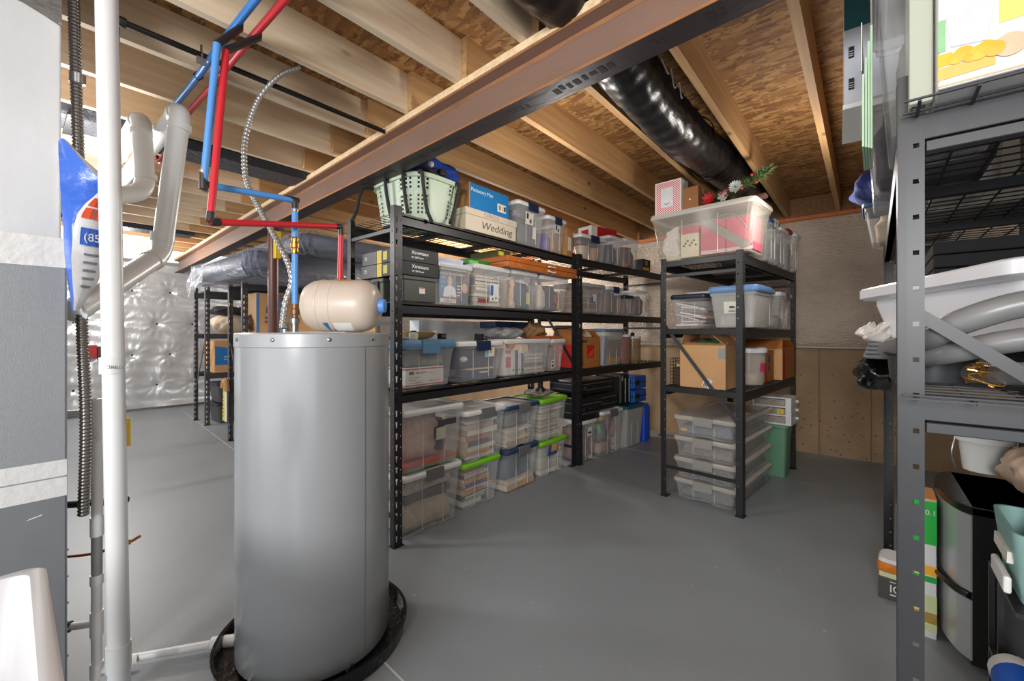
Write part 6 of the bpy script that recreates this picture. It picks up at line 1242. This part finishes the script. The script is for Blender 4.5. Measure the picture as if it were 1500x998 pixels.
b = MB(); b.box((.003, .003, .115), (.197, .167, .145)); b.build('pale_band', colr((198, 200, 160), .4), u, bevel=.004); b = MB(); b.rings([rrect(-.004, .204, -.004, .174, .03, .145), rrect(-.008, .208, -.008, .178, .035, .165), rrect(-.004, .204, -.004, .174, .03, .195)]); b.build('orange_contents', mat('orange_food', (196, 116, 30), .3, var=(40, .4)), u, smooth=True)
b = MB(); b.rings([rrect(-.002, .202, -.002, .172, .03, .196), rrect(.01, .19, .01, .16, .03, .212)]); b.build('clear_top', clear('lid_clear'), u, smooth=True)
u = put(thing('slim_carton', 'slim white carton standing behind the dark orange-filled box', 'carton'), FR, .05, 1.83, 0); b = MB(); b.box((0, 0, 0), (.08, .10, .43)); b.build('carton_body', M_paper, u, bevel=.002); b = MB(); b.box((.0, -.001, .33), (.08, 0, .36)); b.build('grey_print', M_latch, u); b = MB(); b.box((.015, -.001, .2), (.06, 0, .31)); b.build('red_print', colr((190, 130, 130), .5), u)
u = put(thing('cleaning_rack', 'dark narrow rack of cleaning supplies at the right edge', 'rack'), FR, .225, .20, 0)
b = MB()
for zz in (.30, .47, .735): b.box((0, 0, zz-.012), (.33, .34, zz))
for xx in (.0, .318):
    for yy in (.20, .328): b.box((xx, yy, 0), (xx+.012, yy+.012, .735))
b.box((.02, .30, 0), (.31, .31, .72)); b.build('rack_frame', M_blk, u)
u = put(thing('teal_caddy', 'pale teal plastic caddy on the dark narrow rack at the right edge', 'caddy'), FR, .225, .22, .737); b = MB(); b.rings([rrect(.02, .28, .02, .26, .03, 0), rrect(0, .30, 0, .28, .035, .185), rrect(.008, .292, .008, .272, .03, .185), rrect(.03, .27, .03, .25, .03, .01)]); b.build('caddy_wall', mat('pale_teal', (140, 178, 174), .4, var=(4, .05)), u, smooth=True, angle=40)
b = MB(); b.box((-.006, .06, .09), (.006, .22, .12), M=Matrix.Rotation(R(2), 4, 'Y')); b.build('white_label', M_paper, u); b = MB(); b.box((-.012, .04, .015), (.004, .2, .06)); b.build('white_clip', M_white, u, bevel=.006)
for k, (xx, yy, hh, c, lb) in enumerate(((.09, .10, .235, (238, 238, 236), 'white spray bottle standing in the pale teal caddy'), (.18, .10, .20, (226, 226, 226), 'shorter white bottle standing in the pale teal caddy'), (.11, .19, .20, (60, 58, 58), 'dark bottle with a red mark standing in the pale teal caddy'))):
    v_ = put(thing('bottle', lb, 'bottle'), FR, .225+xx, .22+yy, .75); b = MB(); b.lathe([(.034, 0), (.036, .01), (.036, hh*.65), (.016, hh*.82), (.016, hh)], 18); b.build('bottle_body', colr(c, .35), v_, smooth=True); b = MB(); b.lathe([(.019, hh*.93), (.019, hh*1.03), (.001, hh*1.04)], 14); b.build('bottle_cap', M_white if k else M_paper, v_, smooth=True)
    if k == 2: b = MB(); b.box((-.02, -.037, .05), (.02, -.034, .075)); b.build('red_mark', colr((200, 80, 60), .5), v_)
for k, zz in enumerate((.475, .305)):
    v_ = put(thing('bottle', ('upper' if k == 0 else 'lower')+' blue and white bottle lying on the dark narrow rack', 'bottle', group='blue and white bottles on the rack'), FR, .24, .08, zz+.052); b = MB(); MX = Matrix.Rotation(R(-90), 4, 'X') @ Matrix.Rotation(R(0), 4, 'Z')
    b.lathe([(.02, -.02), (.042, 0), (.046, .05), (.05, .06), (.05, .22), (.03, .26)], 22, M=MX); b.build('bottle_body', M_white, v_, smooth=True); b = MB(); b.lathe([(.0465, .05), (.0508, .07), (.0508, .17), (.0502, .18)], 22, M=MX, cap0=False, cap1=False); b.build('blue_label', mat('label_blue', (24, 84, 176), .4), v_, smooth=True)
    b = MB(); b.lathe([(.001, -.06), (.022, -.058), (.024, -.02), (.02, -.015)], 14, M=MX); b.build('bottle_cap', mat('cap_cream', (226, 214, 190), .4), v_, smooth=True)

# ================================================================ shelving in the far left bay
FD = Fr(-7.80, 1.985, 90); FE = Fr(-5.95, 1.90, 90)
shelf_unit('shelving_unit', 'dark shelving unit farthest left by the silver insulated wall', FD, 1.95, .63, 2.17, (2.08, 1.42, .80), m=mat('grey_coat', (62, 62, 64), .42), diag=(1.40, .45), brace_end=0, mids=1)
shelf_unit('shelving_unit', 'dark shelving unit behind the water heater carrying wrapped mattresses', FE, 1.95, .54, 2.08, (2.05, 1.42, .80), m=mat('grey_coat', (0, 0, 0)), diag=(.40, 1.35), brace_end=0, mids=1)
M_mat = mat('mattress_navy', (46, 55, 84), .55, var=(6, .12)); M_wrapf = clear('mattress_wrap', (226, 232, 244), .15, .07, bump=(7, 1.0))
M_foil = mat('crinkled_film', (200, 204, 214), .14, .35, var=(6, .2), bump=(11, .9))
def mattress(label, x0, x1, y0, y1, z0, h, seed):
    t = thing('mattress', label, 'mattress', (x0, y0, z0)); rnd = random.Random(seed); w, d = x1-x0, y1-y0
    b = MB(); b.rings([rrect(.04, w-.04, .04, d-.04, .1, .0), rrect(0, w, 0, d, .12, .04), rrect(0, w, 0, d, .12, h-.04), rrect(.04, w-.04, .04, d-.04, .1, h)]); b.build('mattress_core', M_mat, t, smooth=True, angle=50)
    n = 160; rs = []
    for k in range(7):
        v = k/6; base = rrect(-.02, w+.02, -.03, d+.02, .13, 0, 36); ring = []
        for i, (x, y, _) in enumerate(base):
            q = .018*math.sin(i*.55+v*3+seed)+.012*math.sin(i*1.3-v*5); cx, cy = x-w/2, y-d/2; L = math.hypot(cx, cy)
            s = 1+(q+.02*math.sin(PI*v))/L - (.10/L if k in (0, 6) else 0)
            ring.append((w/2+cx*s, d/2+cy*s, -.03+(h+.06)*v - (.05*abs(math.sin(i*.21+seed)) if k == 0 else 0)))
        rs.append(ring)
    b = MB(); b.rings(rs); b.build('film_wrap', M_wrapf, t, smooth=True, angle=180); return t
mattress('lower plastic-wrapped navy mattress on top of the far left shelving', -7.0, -5.0, 1.66, 3.75, 2.13, .20, 1)
mattress('upper plastic-wrapped navy mattress just under the steel beam', -6.75, -4.75, 2.12, 4.0, 2.40, .16, 5)
b = MB(); b.grid(40, 14, lambda u, v: (-7.02+.75*u+.03*math.sin(v*9), 1.62-.05*v-.02*math.sin(u*17+v*4), 2.22-(.30*v)*(1-.55*u)+.03*math.sin(u*11+v*5)))
o = b.build('plastic_drape', clear('drape_film', (226, 230, 238), .24, .1, bump=(5, 1.0)), smooth=True, angle=180); tag(o, 'loose clear plastic draped from the lower mattress over the far left shelf posts', 'plastic sheet')
def house_box(label, F, x, y, z, w, d, h, side=False):
    t = carton(label, F, x, y, z, w, d, h, mat('tan_card', (196, 150, 100), .7, var=(5, .08)))
    b = MB(); b.box((-.001, -.0012, 0), (.035, d+.001 if side else 0, h*.98)); b.build('blue_band', colr((74, 126, 176), .5), t)
    b = MB(); b.box((w-.05, -.0012, 0), (w+.001, 0, h*.98)); b.build('blue_band', colr((74, 126, 176), .5), t)
    b = MB(); b.add([(w*.38, -.0016, h*.50), (w*.62, -.0016, h*.50), (w*.62, -.0016, h*.62), (w*.5, -.0016, h*.72), (w*.38, -.0016, h*.62)], [(0, 1, 2, 3, 4)]); b.build('house_print', colr((70, 92, 116), .5), t, fix=False)
    for k in range(2): b = MB(); b.box((w*.34, -.0016, h*(.36-.1*k)), (w*.66, 0, h*(.42-.1*k))); b.build('print_line', colr((80, 96, 110), .5), t)
    return t
house_box('tan and blue moving carton with a house print, left of the brown column', FE, .15, -.02, 1.425, .29, .5, .52)
house_box('tan and blue moving carton with a house print, right of the brown column', FE, .62, -.02, 1.425, .45, .5, .42)
t = carton('plain tan carton at the far end of the shelf behind the heater', FE, 1.36, .0, 1.425, .5, .5, .45, mat('tan_card', (0, 0, 0)))
FEe = Fr(-6.49, 1.90, 0); FDe = Fr(-8.43, 1.985, 0)
t = carton('plain peach carton behind the end posts of the mattress shelf', FEe, .10, .45, 1.425, .42, .4, .58, mat('peach_card', (206, 156, 112), .7, var=(4, .06)))
bundle('brown_cloth', 'brown patterned cloth bundle on the mattress shelf beside the peach carton', 'cloth', FEe, .16, .10, 1.425, .36, .3, .26, (120, 92, 70), 181, .03)
t = carton('pale carton on the chest shelf of the farthest left unit', FDe, .06, .9, 1.425, .5, .8, .50, mat('peach_card', (0, 0, 0)))
bundle('rug_roll', 'cream rolled rug with dark layers on the farthest left unit', 'rug', FDe, .05, .15, 1.425, .54, .6, .30, (196, 180, 156), 182, .025)
bundle('dark_blanket', 'dark blanket folded over the cream rug on the farthest left unit', 'blanket', FDe, .06, .12, 1.72, .50, .6, .14, (44, 42, 44), 183, .02)
t = carton('tan carton with a wavy blue print on the low shelf of the farthest left unit', FD, .12, -.02, .805, .62, .5, .50, mat('tan_card', (0, 0, 0))); b = MB(); b.rings([[(.0, -.0012, .12), (.62, -.0012, .12)], [(.0, -.0012, .42), (.62, -.0012, .30)]], cap0=False, cap1=False, closed=False); b.build('blue_print', colr((36, 116, 182), .5), t, fix=False); text('HOME', .06, M_paper, t, (.13, -.002, .24)) if False else None
for k in range(2): b = MB(); b.box((.12, -.002, .24-.04*k), (.5-.1*k, -.0012, .255-.04*k)); b.build('print_line', colr((150, 196, 226), .5), t)
for k, zz in enumerate((0, .32)):
    t = inside(FD, bin_(('lower' if k == 0 else 'upper')+' dark grey tote under the farthest left unit', FD, .15, -.02, zz, 1.2, .5, .315, 'dark', None, body=mat('tote_grey', (70, 71, 74), .5, var=(4, .08)), taper=.03), .15, 0, zz)
bundle('dark_sack', 'dark sack on the low shelf of the mattress unit behind the heater', 'sack', FE, .2, .05, .805, .6, .4, .45, (56, 52, 52), 184, .03)
u = put(thing('broom_wrap', 'yellow printed card strip with a tan top hanging on the mattress shelf post', 'tag'), Fr(-6.52, 1.86, 0), 0, 0, .27); b = MB(); b.box((-.04, -.002, 0), (.05, .002, .44), M=Matrix.Rotation(R(4), 4, 'Y')); b.build('card_strip', mat('strip_yellow', (214, 200, 40), .5), u); b = MB(); b.tube(smooth_path([(-.02, .0, .44), (.02, .0, .52), (.10, .0, .52), (.12, 0, .40)], 6), .035, 8); b.build('tan_top', colr((190, 140, 90), .6), u, smooth=True); b = MB(); b.box((.06, -.004, .0), (.13, .004, .40)); b.build('white_card', M_paper, u)
for k in range(6): b = MB(); b.box((-.02, -.004, .06+.05*k), (.03, -.002, .07+.05*k)); b.build('print_line', colr((120, 110, 40), .6), u)
